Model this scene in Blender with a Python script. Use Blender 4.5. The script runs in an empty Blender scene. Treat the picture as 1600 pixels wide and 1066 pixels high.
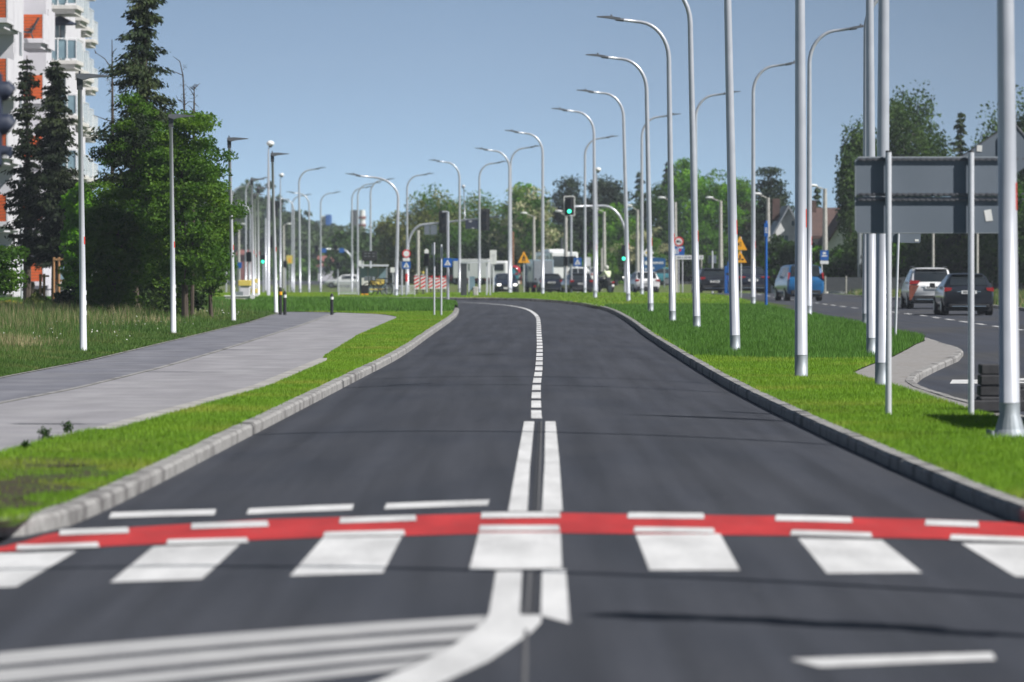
import bpy, math, random
import numpy as np
from mathutils import Vector, Matrix

# ------------------------------------------------------------ camera, sky, sun, exposure
sc = bpy.context.scene
col = sc.collection
R = math.radians
CAM_H = 1.8
F = 8000.0            # focal length in photo pixels (180 mm on a 36 mm sensor, 1600 px wide)
HY = 408.0            # horizon row
cam_d = bpy.data.cameras.new("camera")
cam = bpy.data.objects.new("camera", cam_d)
col.objects.link(cam)
cam.location = (0, 0, CAM_H)
cam.rotation_euler = (R(90), 0, 0)
cam_d.sensor_width = 36
cam_d.lens = 180
cam_d.shift_y = -(533 - HY) / 1600.0
cam_d.clip_start = 0.5
cam_d.clip_end = 6000
cam_d.dof.use_dof = True
cam_d.dof.focus_distance = 98
cam_d.dof.aperture_fstop = 3.3
sc.camera = cam

SUN_EL, SUN_AZ = R(44), R(-28)      # azimuth measured from +X (to the right), a little towards the camera
sdir = Vector((math.cos(SUN_EL) * math.cos(SUN_AZ), math.cos(SUN_EL) * math.sin(SUN_AZ), math.sin(SUN_EL)))
sun_d = bpy.data.lights.new("sun", 'SUN')
sun_d.energy = 5.0
sun_d.angle = R(0.5)
sun_d.color = (1.0, 0.972, 0.935)
sun = bpy.data.objects.new("sun", sun_d)
sun.rotation_euler = sdir.to_track_quat('Z', 'Y').to_euler()
sun.location = (60, -20, 80)
col.objects.link(sun)

world = bpy.data.worlds.new("World")
sc.world = world
world.use_nodes = True
nt = world.node_tree
nt.nodes.clear()
out = nt.nodes.new('ShaderNodeOutputWorld')
bg = nt.nodes.new('ShaderNodeBackground')
sky = nt.nodes.new('ShaderNodeTexSky')
sky.sky_type = 'NISHITA'
sky.sun_disc = False
sky.sun_elevation = SUN_EL
sky.sun_rotation = math.pi / 2 - SUN_AZ
sky.altitude = 100
sky.air_density = 1.0
sky.dust_density = 0.9
sky.ozone_density = 2.0
tc = nt.nodes.new('ShaderNodeTexCoord')
mul = nt.nodes.new('ShaderNodeVectorMath'); mul.operation = 'MULTIPLY'
mul.inputs[1].default_value = (1, 1, 6.5)
addv = nt.nodes.new('ShaderNodeVectorMath'); addv.operation = 'ADD'
addv.inputs[1].default_value = (0, 0, 0.10)
nrm = nt.nodes.new('ShaderNodeVectorMath'); nrm.operation = 'NORMALIZE'
hsv = nt.nodes.new('ShaderNodeHueSaturation')
hsv.inputs['Saturation'].default_value = 0.74
hsv.inputs['Value'].default_value = 1.0
nt.links.new(tc.outputs['Generated'], mul.inputs[0])
nt.links.new(mul.outputs[0], addv.inputs[0])
nt.links.new(addv.outputs[0], nrm.inputs[0])
nt.links.new(nrm.outputs[0], sky.inputs['Vector'])
nt.links.new(sky.outputs[0], hsv.inputs['Color'])
sxyz = nt.nodes.new('ShaderNodeSeparateXYZ')
ramp = nt.nodes.new('ShaderNodeFloatCurve')          # brighter haze near the horizon, deeper blue overhead
cv = ramp.mapping.curves[0]
cv.points[0].location = (0.0, 0.65); cv.points[1].location = (1.0, 0.27)
cv.points.new(0.012, 0.635); cv.points.new(0.03, 0.61); cv.points.new(0.055, 0.58); cv.points.new(0.15, 0.31)
ramp.mapping.update()
vm = nt.nodes.new('ShaderNodeVectorMath'); vm.operation = 'SCALE'
tint = nt.nodes.new('ShaderNodeVectorMath'); tint.operation = 'MULTIPLY'; tint.inputs[1].default_value = (1.55, 1.82, 1.90)
nt.links.new(tc.outputs['Generated'], sxyz.inputs[0])
nt.links.new(sxyz.outputs[2], ramp.inputs['Value'])
nt.links.new(hsv.outputs[0], tint.inputs[0])
nt.links.new(tint.outputs[0], vm.inputs[0])
mrx = nt.nodes.new('ShaderNodeMapRange')
mrx.interpolation_type = 'SMOOTHSTEP'
mrx.inputs['From Min'].default_value = -0.02; mrx.inputs['From Max'].default_value = 0.16
mrx.inputs['To Min'].default_value = 1.0; mrx.inputs['To Max'].default_value = 0.60
mm = nt.nodes.new('ShaderNodeMath'); mm.operation = 'MULTIPLY'
nt.links.new(sxyz.outputs[0], mrx.inputs['Value'])
nt.links.new(ramp.outputs[0], mm.inputs[0]); nt.links.new(mrx.outputs[0], mm.inputs[1])
nt.links.new(mm.outputs[0], vm.inputs['Scale'])
nt.links.new(vm.outputs[0], bg.inputs['Color'])
bg.inputs['Strength'].default_value = 0.11
nt.links.new(bg.outputs[0], out.inputs['Surface'])

sc.view_settings.view_transform = 'Standard'
sc.view_settings.look = 'None'
sc.view_settings.exposure = 0.42
sc.view_settings.gamma = 1.0
sc.view_settings.use_curve_mapping = False
try:
    sc.cycles.max_bounces = 6
    sc.cycles.diffuse_bounces = 3
    sc.cycles.transparent_max_bounces = 12
    sc.cycles.volume_bounces = 0
    sc.cycles.use_denoising = True
except Exception:
    pass

random.seed(7)
rng = np.random.default_rng(11)

# ------------------------------------------------------------ materials
def mat(name, c1, c2=None, rough=0.7, scale=8.0, metal=0.0, spec=0.4, detail=6.0, bump=0.0, coat=0.0,
        lo=0.35, hi=0.65, c3=None, scale3=0.3, lo3=0.45, hi3=0.6, stretch=None, coord='Object', transl=0.0, bscale=None):
    m = bpy.data.materials.new(name)
    m.use_nodes = True
    t = m.node_tree
    b = t.nodes['Principled BSDF']
    b.inputs['Roughness'].default_value = rough
    b.inputs['Metallic'].default_value = metal
    b.inputs['Specular IOR Level'].default_value = spec
    if coat:
        b.inputs['Coat Weight'].default_value = coat
        b.inputs['Coat Roughness'].default_value = 0.08
    c2 = c2 or tuple(c * 0.85 for c in c1)
    co = t.nodes.new('ShaderNodeTexCoord')
    src = co.outputs[coord]
    if stretch:
        mp = t.nodes.new('ShaderNodeMapping')
        mp.inputs['Scale'].default_value = stretch
        t.links.new(src, mp.inputs['Vector'])
        src = mp.outputs[0]
    n = t.nodes.new('ShaderNodeTexNoise')
    n.inputs['Scale'].default_value = scale
    n.inputs['Detail'].default_value = detail
    t.links.new(src, n.inputs['Vector'])
    mr = t.nodes.new('ShaderNodeMapRange')
    mr.inputs['From Min'].default_value = lo
    mr.inputs['From Max'].default_value = hi
    t.links.new(n.outputs['Fac'], mr.inputs['Value'])
    mx = t.nodes.new('ShaderNodeMix'); mx.data_type = 'RGBA'
    mx.inputs['A'].default_value = (*c1, 1)
    mx.inputs['B'].default_value = (*c2, 1)
    t.links.new(mr.outputs[0], mx.inputs['Factor'])
    res = mx.outputs['Result']
    if c3:
        n3 = t.nodes.new('ShaderNodeTexNoise')
        n3.inputs['Scale'].default_value = scale3
        n3.inputs['Detail'].default_value = 5
        t.links.new(src, n3.inputs['Vector'])
        m3 = t.nodes.new('ShaderNodeMapRange')
        m3.inputs['From Min'].default_value = lo3
        m3.inputs['From Max'].default_value = hi3
        t.links.new(n3.outputs['Fac'], m3.inputs['Value'])
        mx3 = t.nodes.new('ShaderNodeMix'); mx3.data_type = 'RGBA'
        mx3.inputs['B'].default_value = (*c3, 1)
        t.links.new(res, mx3.inputs['A'])
        t.links.new(m3.outputs[0], mx3.inputs['Factor'])
        res = mx3.outputs['Result']
    t.links.new(res, b.inputs['Base Color'])
    if bump:
        bn = t.nodes.new('ShaderNodeTexNoise')
        bn.inputs['Scale'].default_value = bscale or scale * 6
        bn.inputs['Detail'].default_value = 4
        t.links.new(src, bn.inputs['Vector'])
        bu = t.nodes.new('ShaderNodeBump')
        bu.inputs['Strength'].default_value = bump
        bu.inputs['Distance'].default_value = 0.02
        t.links.new(bn.outputs['Fac'], bu.inputs['Height'])
        t.links.new(bu.outputs[0], b.inputs['Normal'])
    if transl:
        tr = t.nodes.new('ShaderNodeBsdfTranslucent')
        hs = t.nodes.new('ShaderNodeHueSaturation')
        hs.inputs['Value'].default_value = 1.3
        hs.inputs['Saturation'].default_value = 1.1
        t.links.new(res, hs.inputs['Color'])
        t.links.new(hs.outputs[0], tr.inputs['Color'])
        ms = t.nodes.new('ShaderNodeMixShader')
        ms.inputs[0].default_value = transl
        t.links.new(b.outputs[0], ms.inputs[1])
        t.links.new(tr.outputs[0], ms.inputs[2])
        t.links.new(ms.outputs[0], t.nodes['Material Output'].inputs['Surface'])
    return m

def emit(name, c, s):
    m = bpy.data.materials.new(name)
    m.use_nodes = True
    b = m.node_tree.nodes['Principled BSDF']
    b.inputs['Base Color'].default_value = (*c, 1)
    b.inputs['Emission Color'].default_value = (*c, 1)
    b.inputs['Emission Strength'].default_value = s
    return m

M = {}
M['asphalt'] = mat('asphalt', (0.034, 0.037, 0.047), (0.053, 0.056, 0.068), rough=0.72, scale=60, spec=0.38, lo=.3, hi=.7,
                   c3=(0.030, 0.034, 0.046), scale3=0.5, lo3=.42, hi3=.75, bump=0.5, bscale=140, stretch=(1.6, 0.35, 1))
def add_wear(m, streak=(3.4, .07, 1), amount=.20, specks=True):
    """wheel-polished streaks along the lane, plus sparse pale specks and grit"""
    t = m.node_tree; b = t.nodes['Principled BSDF']; src = b.inputs['Base Color'].links[0].from_socket
    co = t.nodes.new('ShaderNodeTexCoord'); mp = t.nodes.new('ShaderNodeMapping'); mp.inputs['Scale'].default_value = streak
    n = t.nodes.new('ShaderNodeTexNoise'); n.inputs['Scale'].default_value = 1.0; n.inputs['Detail'].default_value = 6
    t.links.new(co.outputs['Object'], mp.inputs['Vector']); t.links.new(mp.outputs[0], n.inputs['Vector'])
    mr = t.nodes.new('ShaderNodeMapRange'); mr.inputs['From Min'].default_value = .35; mr.inputs['From Max'].default_value = .65
    mr.inputs['To Min'].default_value = 1 - amount; mr.inputs['To Max'].default_value = 1 + amount
    t.links.new(n.outputs['Fac'], mr.inputs['Value'])
    sc_ = t.nodes.new('ShaderNodeVectorMath'); sc_.operation = 'SCALE'
    t.links.new(src, sc_.inputs[0]); t.links.new(mr.outputs[0], sc_.inputs['Scale'])
    res = sc_.outputs[0]
    if specks:
        for (sz, th, cc) in ((1.1, .022, (.32, .32, .33)), (9, .10, (.14, .145, .16)), (60, .16, (.12, .125, .14))):
            v = t.nodes.new('ShaderNodeTexVoronoi'); v.inputs['Scale'].default_value = sz
            t.links.new(co.outputs['Object'], v.inputs['Vector'])
            m2 = t.nodes.new('ShaderNodeMapRange'); m2.inputs['From Min'].default_value = th * .5; m2.inputs['From Max'].default_value = th
            m2.inputs['To Min'].default_value = 1; m2.inputs['To Max'].default_value = 0
            t.links.new(v.outputs['Distance'], m2.inputs['Value'])
            mx = t.nodes.new('ShaderNodeMix'); mx.data_type = 'RGBA'; mx.inputs['B'].default_value = (*cc, 1)
            t.links.new(res, mx.inputs['A']); t.links.new(m2.outputs[0], mx.inputs['Factor']); res = mx.outputs['Result']
    t.links.new(res, b.inputs['Base Color'])
add_wear(M['asphalt'])
M['asphalt_road'] = mat('asphalt_older', (0.038, 0.043, 0.058), (0.055, 0.060, 0.076), rough=0.85, scale=30, spec=0.25,
                        c3=(0.056, 0.057, 0.062), scale3=0.3, bump=0.3, bscale=120, stretch=(1, .4, 1))
M['seam'] = mat('bitumen_seam', (0.03, 0.031, 0.034), (0.05, 0.05, 0.055), rough=0.6, scale=20)
M['seam_light'] = mat('worn_seam', (0.13, 0.13, 0.135), (0.09, 0.09, 0.095), rough=0.8, scale=20)
M['white_paint'] = mat('white_road_paint', (0.64, 0.64, 0.64), (0.50, 0.50, 0.505), rough=0.6, scale=30, lo=.4, hi=.7,
                       c3=(0.36, 0.36, 0.37), scale3=9, lo3=.62, hi3=.80, bump=.2)
M['white_worn'] = mat('worn_white_road_paint', (0.46, 0.46, 0.46), (0.24, 0.24, 0.255), rough=0.7, scale=6, lo=.4, hi=.75, stretch=(.5, 4, 1))
M['red_paint'] = mat('red_road_paint', (0.47, 0.030, 0.030), (0.38, 0.028, 0.028), rough=0.65, scale=30,
                     c3=(0.30, .06, .06), scale3=7, lo3=.58, hi3=.76)
M['kerb'] = mat('kerb_concrete', (0.33, 0.325, 0.32), (0.23, 0.225, 0.22), rough=0.9, scale=12, spec=.2,
                c3=(0.12, 0.115, 0.115), scale3=1.4, lo3=.50, hi3=.68, bump=.4)
M['path_asphalt'] = mat('path_asphalt', (0.165, 0.168, 0.195), (0.14, 0.143, 0.168), rough=0.9, scale=30, spec=.2,
                        c3=(0.185, 0.187, 0.21), scale3=.6, bump=.3)
M['paving'] = mat('light_paving', (0.268, 0.262, 0.280), (0.236, 0.231, 0.248), rough=0.9, scale=20, spec=.2,
                  c3=(0.285, 0.28, 0.295), scale3=.8, bump=.3)
M['apron'] = mat('paving_apron', (0.29, 0.28, 0.275), (0.22, 0.21, 0.205), rough=0.9, scale=10, spec=.2,
                 c3=(0.22, 0.20, 0.18), scale3=1.2, lo3=.55, hi3=.75, bump=.3)
M['soil'] = mat('lawn_soil', (0.07, 0.11, 0.022), (0.05, 0.08, 0.02), rough=1, scale=6, spec=.1,
                c3=(0.085, 0.068, 0.04), scale3=1.1, lo3=.56, hi3=.68, bump=.5)
M['dirt'] = mat('bare_soil', (0.075, 0.06, 0.045), (0.05, 0.045, 0.032), rough=1, scale=9, spec=.1, c3=(.06, .075, .03), scale3=2.2, bump=.8)
M['meadow'] = mat('meadow_soil', (0.05, 0.08, 0.025), (0.075, 0.085, 0.035), rough=1, scale=3, spec=.1, bump=.5)
M['ground'] = mat('far_ground', (0.085, 0.13, 0.035), (0.12, 0.14, 0.05), rough=1, scale=.15, spec=.1, stretch=(1, .3, 1))
M['blade'] = mat('lawn_blade', (0.17, 0.30, 0.022), (0.105, 0.215, 0.018), rough=.6, scale=1.4, spec=.25, lo=.35, hi=.65,
                 c3=(0.25, 0.31, 0.04), scale3=.35, lo3=.5, hi3=.62, transl=.35, coord='Generated')
M['blade'] = mat('lawn_blade', (0.225, 0.39, 0.030), (0.145, 0.29, 0.024), rough=.6, scale=1.2, spec=.25,
                 c3=(0.31, 0.38, 0.055), scale3=.3, lo3=.5, hi3=.66, transl=.35)
M['blade_tall'] = mat('tall_grass', (0.10, 0.185, 0.035), (0.065, 0.135, 0.026), rough=.6, scale=.8, spec=.25, transl=.3,
                      c3=(0.17, 0.20, 0.06), scale3=.5, lo3=.55, hi3=.7)
M['blade_deep'] = mat('deep_green_grass', (0.10, 0.225, 0.028), (0.068, 0.16, 0.022), rough=.6, scale=.9, spec=.25, transl=.3, c3=(0.10, 0.23, 0.035), scale3=.3)
M['straw'] = mat('dry_grass', (0.42, 0.35, 0.20), (0.28, 0.24, 0.12), rough=.7, scale=2, transl=.25)
M['flower_white'] = mat('small_white_flowers', (0.75, 0.75, 0.70), rough=.7)
M['flower_yellow'] = mat('small_yellow_flowers', (0.60, 0.48, 0.04), (.4, .42, .04), rough=.7)
M['steel'] = mat('pale_painted_steel', (0.53, 0.55, 0.60), (0.47, 0.49, 0.54), rough=0.32, metal=0.28, spec=.5, scale=3)
M['galv'] = mat('galvanised_steel', (0.66, 0.68, 0.72), (0.58, 0.60, 0.64), rough=0.42, metal=0.2, scale=30, lo=.3, hi=.7)
M['galv_dull'] = mat('dull_steel', (0.33, 0.36, 0.39), (0.27, 0.30, 0.33), rough=0.55, metal=0.4, scale=8)
M['dark_metal'] = mat('dark_grey_metal', (0.09, 0.095, 0.105), (0.07, 0.075, 0.085), rough=0.5, metal=.3, scale=6)
M['lamp_grey'] = mat('lamp_grey', (0.20, 0.21, 0.23), (0.16, 0.17, 0.19), rough=0.45, metal=.4, scale=6)
M['black'] = mat('black_plastic', (0.02, 0.021, 0.024), (0.028, 0.028, 0.03), rough=0.5, scale=5)
M['navy'] = mat('navy_plastic', (0.02, 0.028, 0.055), (0.026, 0.035, 0.06), rough=0.6, scale=5)
M['sign_back'] = mat('grey_sign_back', (0.165, 0.195, 0.235), (0.145, 0.175, 0.212), rough=0.6, scale=1.2, metal=.1)
M['rail_dark'] = mat('sign_rail', (0.10, 0.105, 0.12), (0.16, 0.165, 0.18), rough=0.5, scale=15, metal=.4)
M['sticker_white'] = mat('white_sticker', (0.82, 0.82, 0.80), (0.72, 0.72, 0.70), rough=.6)
M['sticker_red'] = mat('red_sticker', (0.65, 0.07, 0.05), (0.5, 0.06, 0.05), rough=.5)
M['decal'] = mat('faded_orange_decal', (0.24, 0.065, 0.035), (0.15, 0.05, 0.035), rough=.5, scale=3)
M['sign_white'] = mat('white_sign', (0.78, 0.79, 0.79), (0.7, 0.71, 0.71), rough=.5)
M['sign_blue'] = mat('blue_sign', (0.012, 0.115, 0.42), (0.015, 0.10, 0.37), rough=.45)
M['sign_red'] = mat('red_sign', (0.68, 0.05, 0.05), (0.6, 0.05, 0.05), rough=.45)
M['sign_orange'] = mat('orange_sign', (0.90, 0.42, 0.02), (0.8, 0.36, 0.02), rough=.5)
M['sign_yellow'] = mat('yellow_sign', (0.70, 0.56, 0.14), (0.64, 0.5, 0.12), rough=.5)
M['banner'] = mat('blue_banner', (0.01, 0.10, 0.28), (0.012, 0.085, 0.24), rough=.5)
M['concrete'] = mat('pole_concrete', (0.48, 0.47, 0.44), (0.36, 0.35, 0.33), rough=.9, scale=6)
M['block'] = mat('dark_rubber_block', (0.055, 0.055, 0.06), (0.04, 0.04, 0.045), rough=.9, scale=10)
M['plaster'] = mat('white_plaster', (0.62, 0.61, 0.65), (0.56, 0.55, 0.59), rough=.85, scale=1.0, spec=.2)
M['slab_light'] = mat('pale_concrete_slab', (0.40, 0.39, 0.37), (0.34, 0.33, 0.315), rough=.9, scale=8, spec=.2, c3=(.27, .26, .25), scale3=1.5)
M['slab'] = mat('balcony_concrete', (0.62, 0.60, 0.57), (0.5, 0.49, 0.47), rough=.85, scale=2)
M['plinth'] = mat('grey_plinth', (0.36, 0.36, 0.37), (0.30, 0.30, 0.31), rough=.9, scale=3)
M['orange_panel'] = mat('orange_cladding', (0.66, 0.115, 0.02), (0.50, 0.08, 0.018), rough=.6, scale=4, stretch=(8, 1, 1))
M['glass'] = mat('window_glass', (0.16, 0.24, 0.28), (0.10, 0.16, 0.20), rough=.08, spec=.8, scale=.8)
M['glass_rail'] = mat('balcony_glass', (0.22, 0.33, 0.38), (0.16, 0.24, 0.29), rough=.12, spec=.7, scale=1)
M['white_metal'] = mat('white_metal', (0.78, 0.79, 0.80), (0.7, 0.71, 0.72), rough=.45, scale=5)
M['car_glass'] = mat('car_glass', (0.018, 0.024, 0.03), (0.03, 0.036, 0.042), rough=.06, spec=.8, scale=2)
M['tyre'] = mat('tyre_rubber', (0.022, 0.022, 0.024), (0.03, 0.03, 0.03), rough=.85)
M['rim'] = mat('wheel_rim', (0.30, 0.31, 0.33), (0.2, 0.2, 0.22), rough=.35, metal=.7)
M['tail'] = mat('tail_lamp_red', (0.36, 0.015, 0.015), (0.28, 0.012, 0.014), rough=.15, spec=.7)
M['plate'] = mat('number_plate', (0.75, 0.76, 0.76), rough=.5)
M['head_on'] = emit('lit_headlamp', (1.0, 0.97, 0.9), 1.6)
M['green_on'] = emit('lit_green_lamp', (0.05, 0.95, 0.55), 2.2)
M['chrome'] = mat('chrome_trim', (0.65, 0.66, 0.68), rough=.15, metal=1)
def paint(name, c, rough=.3):
    return mat(name, c, tuple(x * .92 for x in c), rough=rough, spec=.5, coat=.7, scale=1.5)
M['car_white'] = paint('white_car_paint', (0.74, 0.75, 0.76))
M['car_graphite'] = paint('graphite_car_paint', (0.014, 0.017, 0.025))
M['car_navy'] = paint('navy_car_paint', (0.010, 0.014, 0.030))
M['car_blue'] = paint('bright_blue_car_paint', (0.006, 0.105, 0.28))
M['car_teal'] = paint('teal_car_paint', (0.03, 0.17, 0.22))
M['car_red'] = paint('red_car_paint', (0.40, 0.02, 0.035))
M['car_grey'] = paint('blue_grey_truck_paint', (0.26, 0.34, 0.40), .5)
M['car_cream'] = paint('cream_car_paint', (0.70, 0.70, 0.64))
M['bark'] = mat('dark_bark', (0.055, 0.042, 0.032), (0.09, 0.07, 0.055), rough=1, scale=5, stretch=(3, 3, .5))
M['bark_red'] = mat('reddish_bark', (0.26, 0.13, 0.07), (0.18, 0.09, 0.05), rough=1, scale=5, stretch=(3, 3, .5))
M['bark_birch'] = mat('birch_bark', (0.62, 0.60, 0.56), (0.35, 0.33, 0.30), rough=.9, scale=6, stretch=(1, 1, 3))
M['timber'] = mat('raw_timber', (0.40, 0.22, 0.10), (0.30, 0.16, 0.08), rough=.85, scale=4, stretch=(4, 4, .5))
def leafm(name, a, b, c=None, t=.3, s3=.5, lo3=.5, hi3=.65, scale=1.1):
    return mat(name, a, b, rough=.6, spec=.12, scale=scale, lo=.38, hi=.62, c3=c, scale3=s3, lo3=lo3, hi3=hi3, transl=t)
M['leaf_green'] = leafm('fresh_leaves', (0.085, 0.20, 0.016), (0.038, 0.105, 0.012), (0.13, 0.24, 0.022), t=.4)
M['leaf_near'] = leafm('dense_leaves', (0.075, 0.165, 0.016), (0.040, 0.10, 0.012), (0.11, 0.20, 0.02), t=.35, s3=.9)
M['leaf_mid'] = leafm('sunlit_leaves', (0.105, 0.205, 0.026), (0.062, 0.14, 0.02), (0.145, 0.25, 0.03), t=.4, s3=.9)
M['leaf_bright'] = leafm('bright_leaves', (0.17, 0.38, 0.022), (0.09, 0.24, 0.018), (0.22, 0.42, 0.03), t=.4)
M['leaf_olive'] = leafm('olive_leaves', (0.19, 0.22, 0.05), (0.12, 0.155, 0.04), (0.27, 0.26, 0.075))
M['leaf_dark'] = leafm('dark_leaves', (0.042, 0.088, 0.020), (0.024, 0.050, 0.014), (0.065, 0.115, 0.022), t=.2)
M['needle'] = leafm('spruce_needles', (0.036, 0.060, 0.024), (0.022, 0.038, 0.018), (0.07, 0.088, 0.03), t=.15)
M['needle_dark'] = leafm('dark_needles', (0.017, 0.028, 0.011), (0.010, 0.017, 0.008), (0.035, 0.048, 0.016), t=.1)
M['needle_blue'] = leafm('pine_needles', (0.036, 0.062, 0.036), (0.024, 0.040, 0.028), (0.055, 0.078, 0.036), t=.1)
M['leaf_brown'] = leafm('brownish_twigs', (0.062, 0.058, 0.036), (0.042, 0.042, 0.028), (0.04, 0.062, 0.024), t=.1)
M['leaf_birch'] = leafm('birch_leaves', (0.055, 0.105, 0.026), (0.032, 0.062, 0.018), (0.09, 0.15, 0.034), t=.25)
M['blossom'] = leafm('cream_blossom', (0.50, 0.47, 0.30), (0.30, 0.32, 0.16), (0.16, 0.24, 0.06), t=.2, s3=.8, lo3=.5, hi3=.6)
M['wood_far'] = leafm('distant_canopy', (0.055, 0.095, 0.030), (0.035, 0.065, 0.026), (0.08, 0.12, 0.04), t=.2, s3=.05, scale=.1)
M['roof_brown'] = mat('brown_roof_tiles', (0.115, 0.072, 0.062), (0.085, 0.055, 0.05), rough=.8, scale=3)
M['roof_red'] = mat('red_roof', (0.26, 0.10, 0.085), (0.21, 0.085, 0.075), rough=.8, scale=1)
M['skin'] = mat('skin', (0.55, 0.35, 0.26), rough=.6)
M['hivis'] = mat('pale_riding_jacket', (0.66, 0.72, 0.50), (0.55, 0.60, 0.42), rough=.7)
M['dark_cloth'] = mat('dark_trousers', (0.03, 0.032, 0.04), rough=.85)

add_wear(M['white_paint'], (2.5, .5, 1), .14, False); add_wear(M['red_paint'], (2.5, .5, 1), .16, False)
add_wear(M['path_asphalt'], (1.5, .3, 1), .10, True); add_wear(M['paving'], (1.5, .3, 1), .08, True); add_wear(M['asphalt_road'], (3, .07, 1), .15, False)

# ------------------------------------------------------------ mesh helpers
class MB:
    def __init__(s):
        s.v = []; s.f = []; s.mi = []
    def add(s, vs, fs, mi=0):
        o = len(s.v)
        s.v.extend([tuple(map(float, q)) for q in vs])
        for f in fs:
            s.f.append(tuple(i + o for i in f)); s.mi.append(mi)
        return s
    def box(s, x0, x1, y0, y1, z0, z1, mi=0, ch=0.0):
        if ch <= 0:
            vs = [(x0, y0, z0), (x1, y0, z0), (x1, y1, z0), (x0, y1, z0), (x0, y0, z1), (x1, y0, z1), (x1, y1, z1), (x0, y1, z1)]
            fs = [(0, 3, 2, 1), (4, 5, 6, 7), (0, 1, 5, 4), (1, 2, 6, 5), (2, 3, 7, 6), (3, 0, 4, 7)]
            return s.add(vs, fs, mi)
        c = ch      # octagonal plan ring plus chamfered top and bottom
        def ring(z, i):
            return [(x0 + c + i, y0 + i, z), (x1 - c - i, y0 + i, z), (x1 - i, y0 + c + i, z), (x1 - i, y1 - c - i, z),
                    (x1 - c - i, y1 - i, z), (x0 + c + i, y1 - i, z), (x0 + i, y1 - c - i, z), (x0 + i, y0 + c + i, z)]
        k = c * .6
        vs = ring(z0, k) + ring(z0 + k, 0) + ring(z1 - k, 0) + ring(z1, k)
        fs = [tuple(range(7, -1, -1)), tuple(range(24, 32))]
        for r in range(3):
            for i in range(8):
                j = (i + 1) % 8
                fs.append((r * 8 + i, r * 8 + j, r * 8 + 8 + j, r * 8 + 8 + i))
        return s.add(vs, fs, mi)
    def tube(s, path, rad, n=12, mi=0, cap=True):
        P = [Vector(p) for p in path]
        if not hasattr(rad, '__len__'): rad = [rad] * len(P)
        vs = []; fs = []
        up = Vector((0, 1, 0))
        for i, p in enumerate(P):
            if i == 0: t = P[1] - P[0]
            elif i == len(P) - 1: t = P[-1] - P[-2]
            else: t = (P[i + 1] - P[i]).normalized() + (P[i] - P[i - 1]).normalized()
            t.normalize()
            a = up if abs(t.dot(up)) < .95 else Vector((1, 0, 0))
            u = t.cross(a).normalized(); w = t.cross(u).normalized()
            for k in range(n):
                an = 2 * math.pi * k / n
                vs.append(p + (u * math.cos(an) + w * math.sin(an)) * rad[i])
        for i in range(len(P) - 1):
            for k in range(n):
                k2 = (k + 1) % n
                fs.append((i * n + k, i * n + k2, (i + 1) * n + k2, (i + 1) * n + k))
        if cap:
            fs.append(tuple(range(n))); fs.append(tuple((len(P) - 1) * n + k for k in reversed(range(n))))
        return s.add(vs, fs, mi)
    def prism(s, pts, y0, y1, mi=0):          # outline in XZ, extruded along Y
        n = len(pts)
        vs = [(p[0], y0, p[1]) for p in pts] + [(p[0], y1, p[1]) for p in pts]
        fs = [tuple(range(n)), tuple(reversed(range(n, 2 * n)))]
        for i in range(n):
            j = (i + 1) % n
            fs.append((i, i + n, j + n, j))
        return s.add(vs, fs, mi)
    def prism_x(s, pts, x0, x1, mi=0):        # outline in YZ, extruded along X
        n = len(pts)
        vs = [(x0, p[0], p[1]) for p in pts] + [(x1, p[0], p[1]) for p in pts]
        fs = [tuple(range(n)), tuple(reversed(range(n, 2 * n)))]
        for i in range(n):
            j = (i + 1) % n
            fs.append((i, i + n, j + n, j))
        return s.add(vs, fs, mi)
    def grid(s, G, mi=0):                     # G[i][j] points
        r = len(G); c = len(G[0])
        vs = [p for row in G for p in row]
        fs = [(i * c + j, i * c + j + 1, (i + 1) * c + j + 1, (i + 1) * c + j) for i in range(r - 1) for j in range(c - 1)]
        return s.add(vs, fs, mi)
    def ball(s, c, r, mi=0, n=12, m=8, sz=(1, 1, 1)):
        vs = []; fs = []
        for i in range(m + 1):
            th = math.pi * i / m
            for k in range(n):
                a = 2 * math.pi * k / n
                vs.append((c[0] + r * sz[0] * math.sin(th) * math.cos(a), c[1] + r * sz[1] * math.sin(th) * math.sin(a), c[2] + r * sz[2] * math.cos(th)))
        for i in range(m):
            for k in range(n):
                k2 = (k + 1) % n
                fs.append((i * n + k, (i + 1) * n + k, (i + 1) * n + k2, i * n + k2))
        return s.add(vs, fs, mi)
    def build(s, name, mats, parent=None, smooth=False, bevel=0.0, loc=None):
        me = bpy.data.meshes.new(name)
        me.from_pydata(s.v, [], s.f)
        if not isinstance(mats, (list, tuple)): mats = [mats]
        for m in mats: me.materials.append(m)
        me.polygons.foreach_set('material_index', s.mi)
        if smooth:
            me.polygons.foreach_set('use_smooth', [True] * len(s.f))
        me.update()
        o = bpy.data.objects.new(name, me)
        col.objects.link(o)
        if smooth == 'auto':
            try: me.set_sharp_from_angle(angle=R(38))
            except Exception: pass
        if bevel:
            b = o.modifiers.new('bevel', 'BEVEL'); b.width = bevel; b.segments = 2; b.limit_method = 'ANGLE'
        if parent: o.parent = parent
        if loc: o.location = loc
        return o

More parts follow.
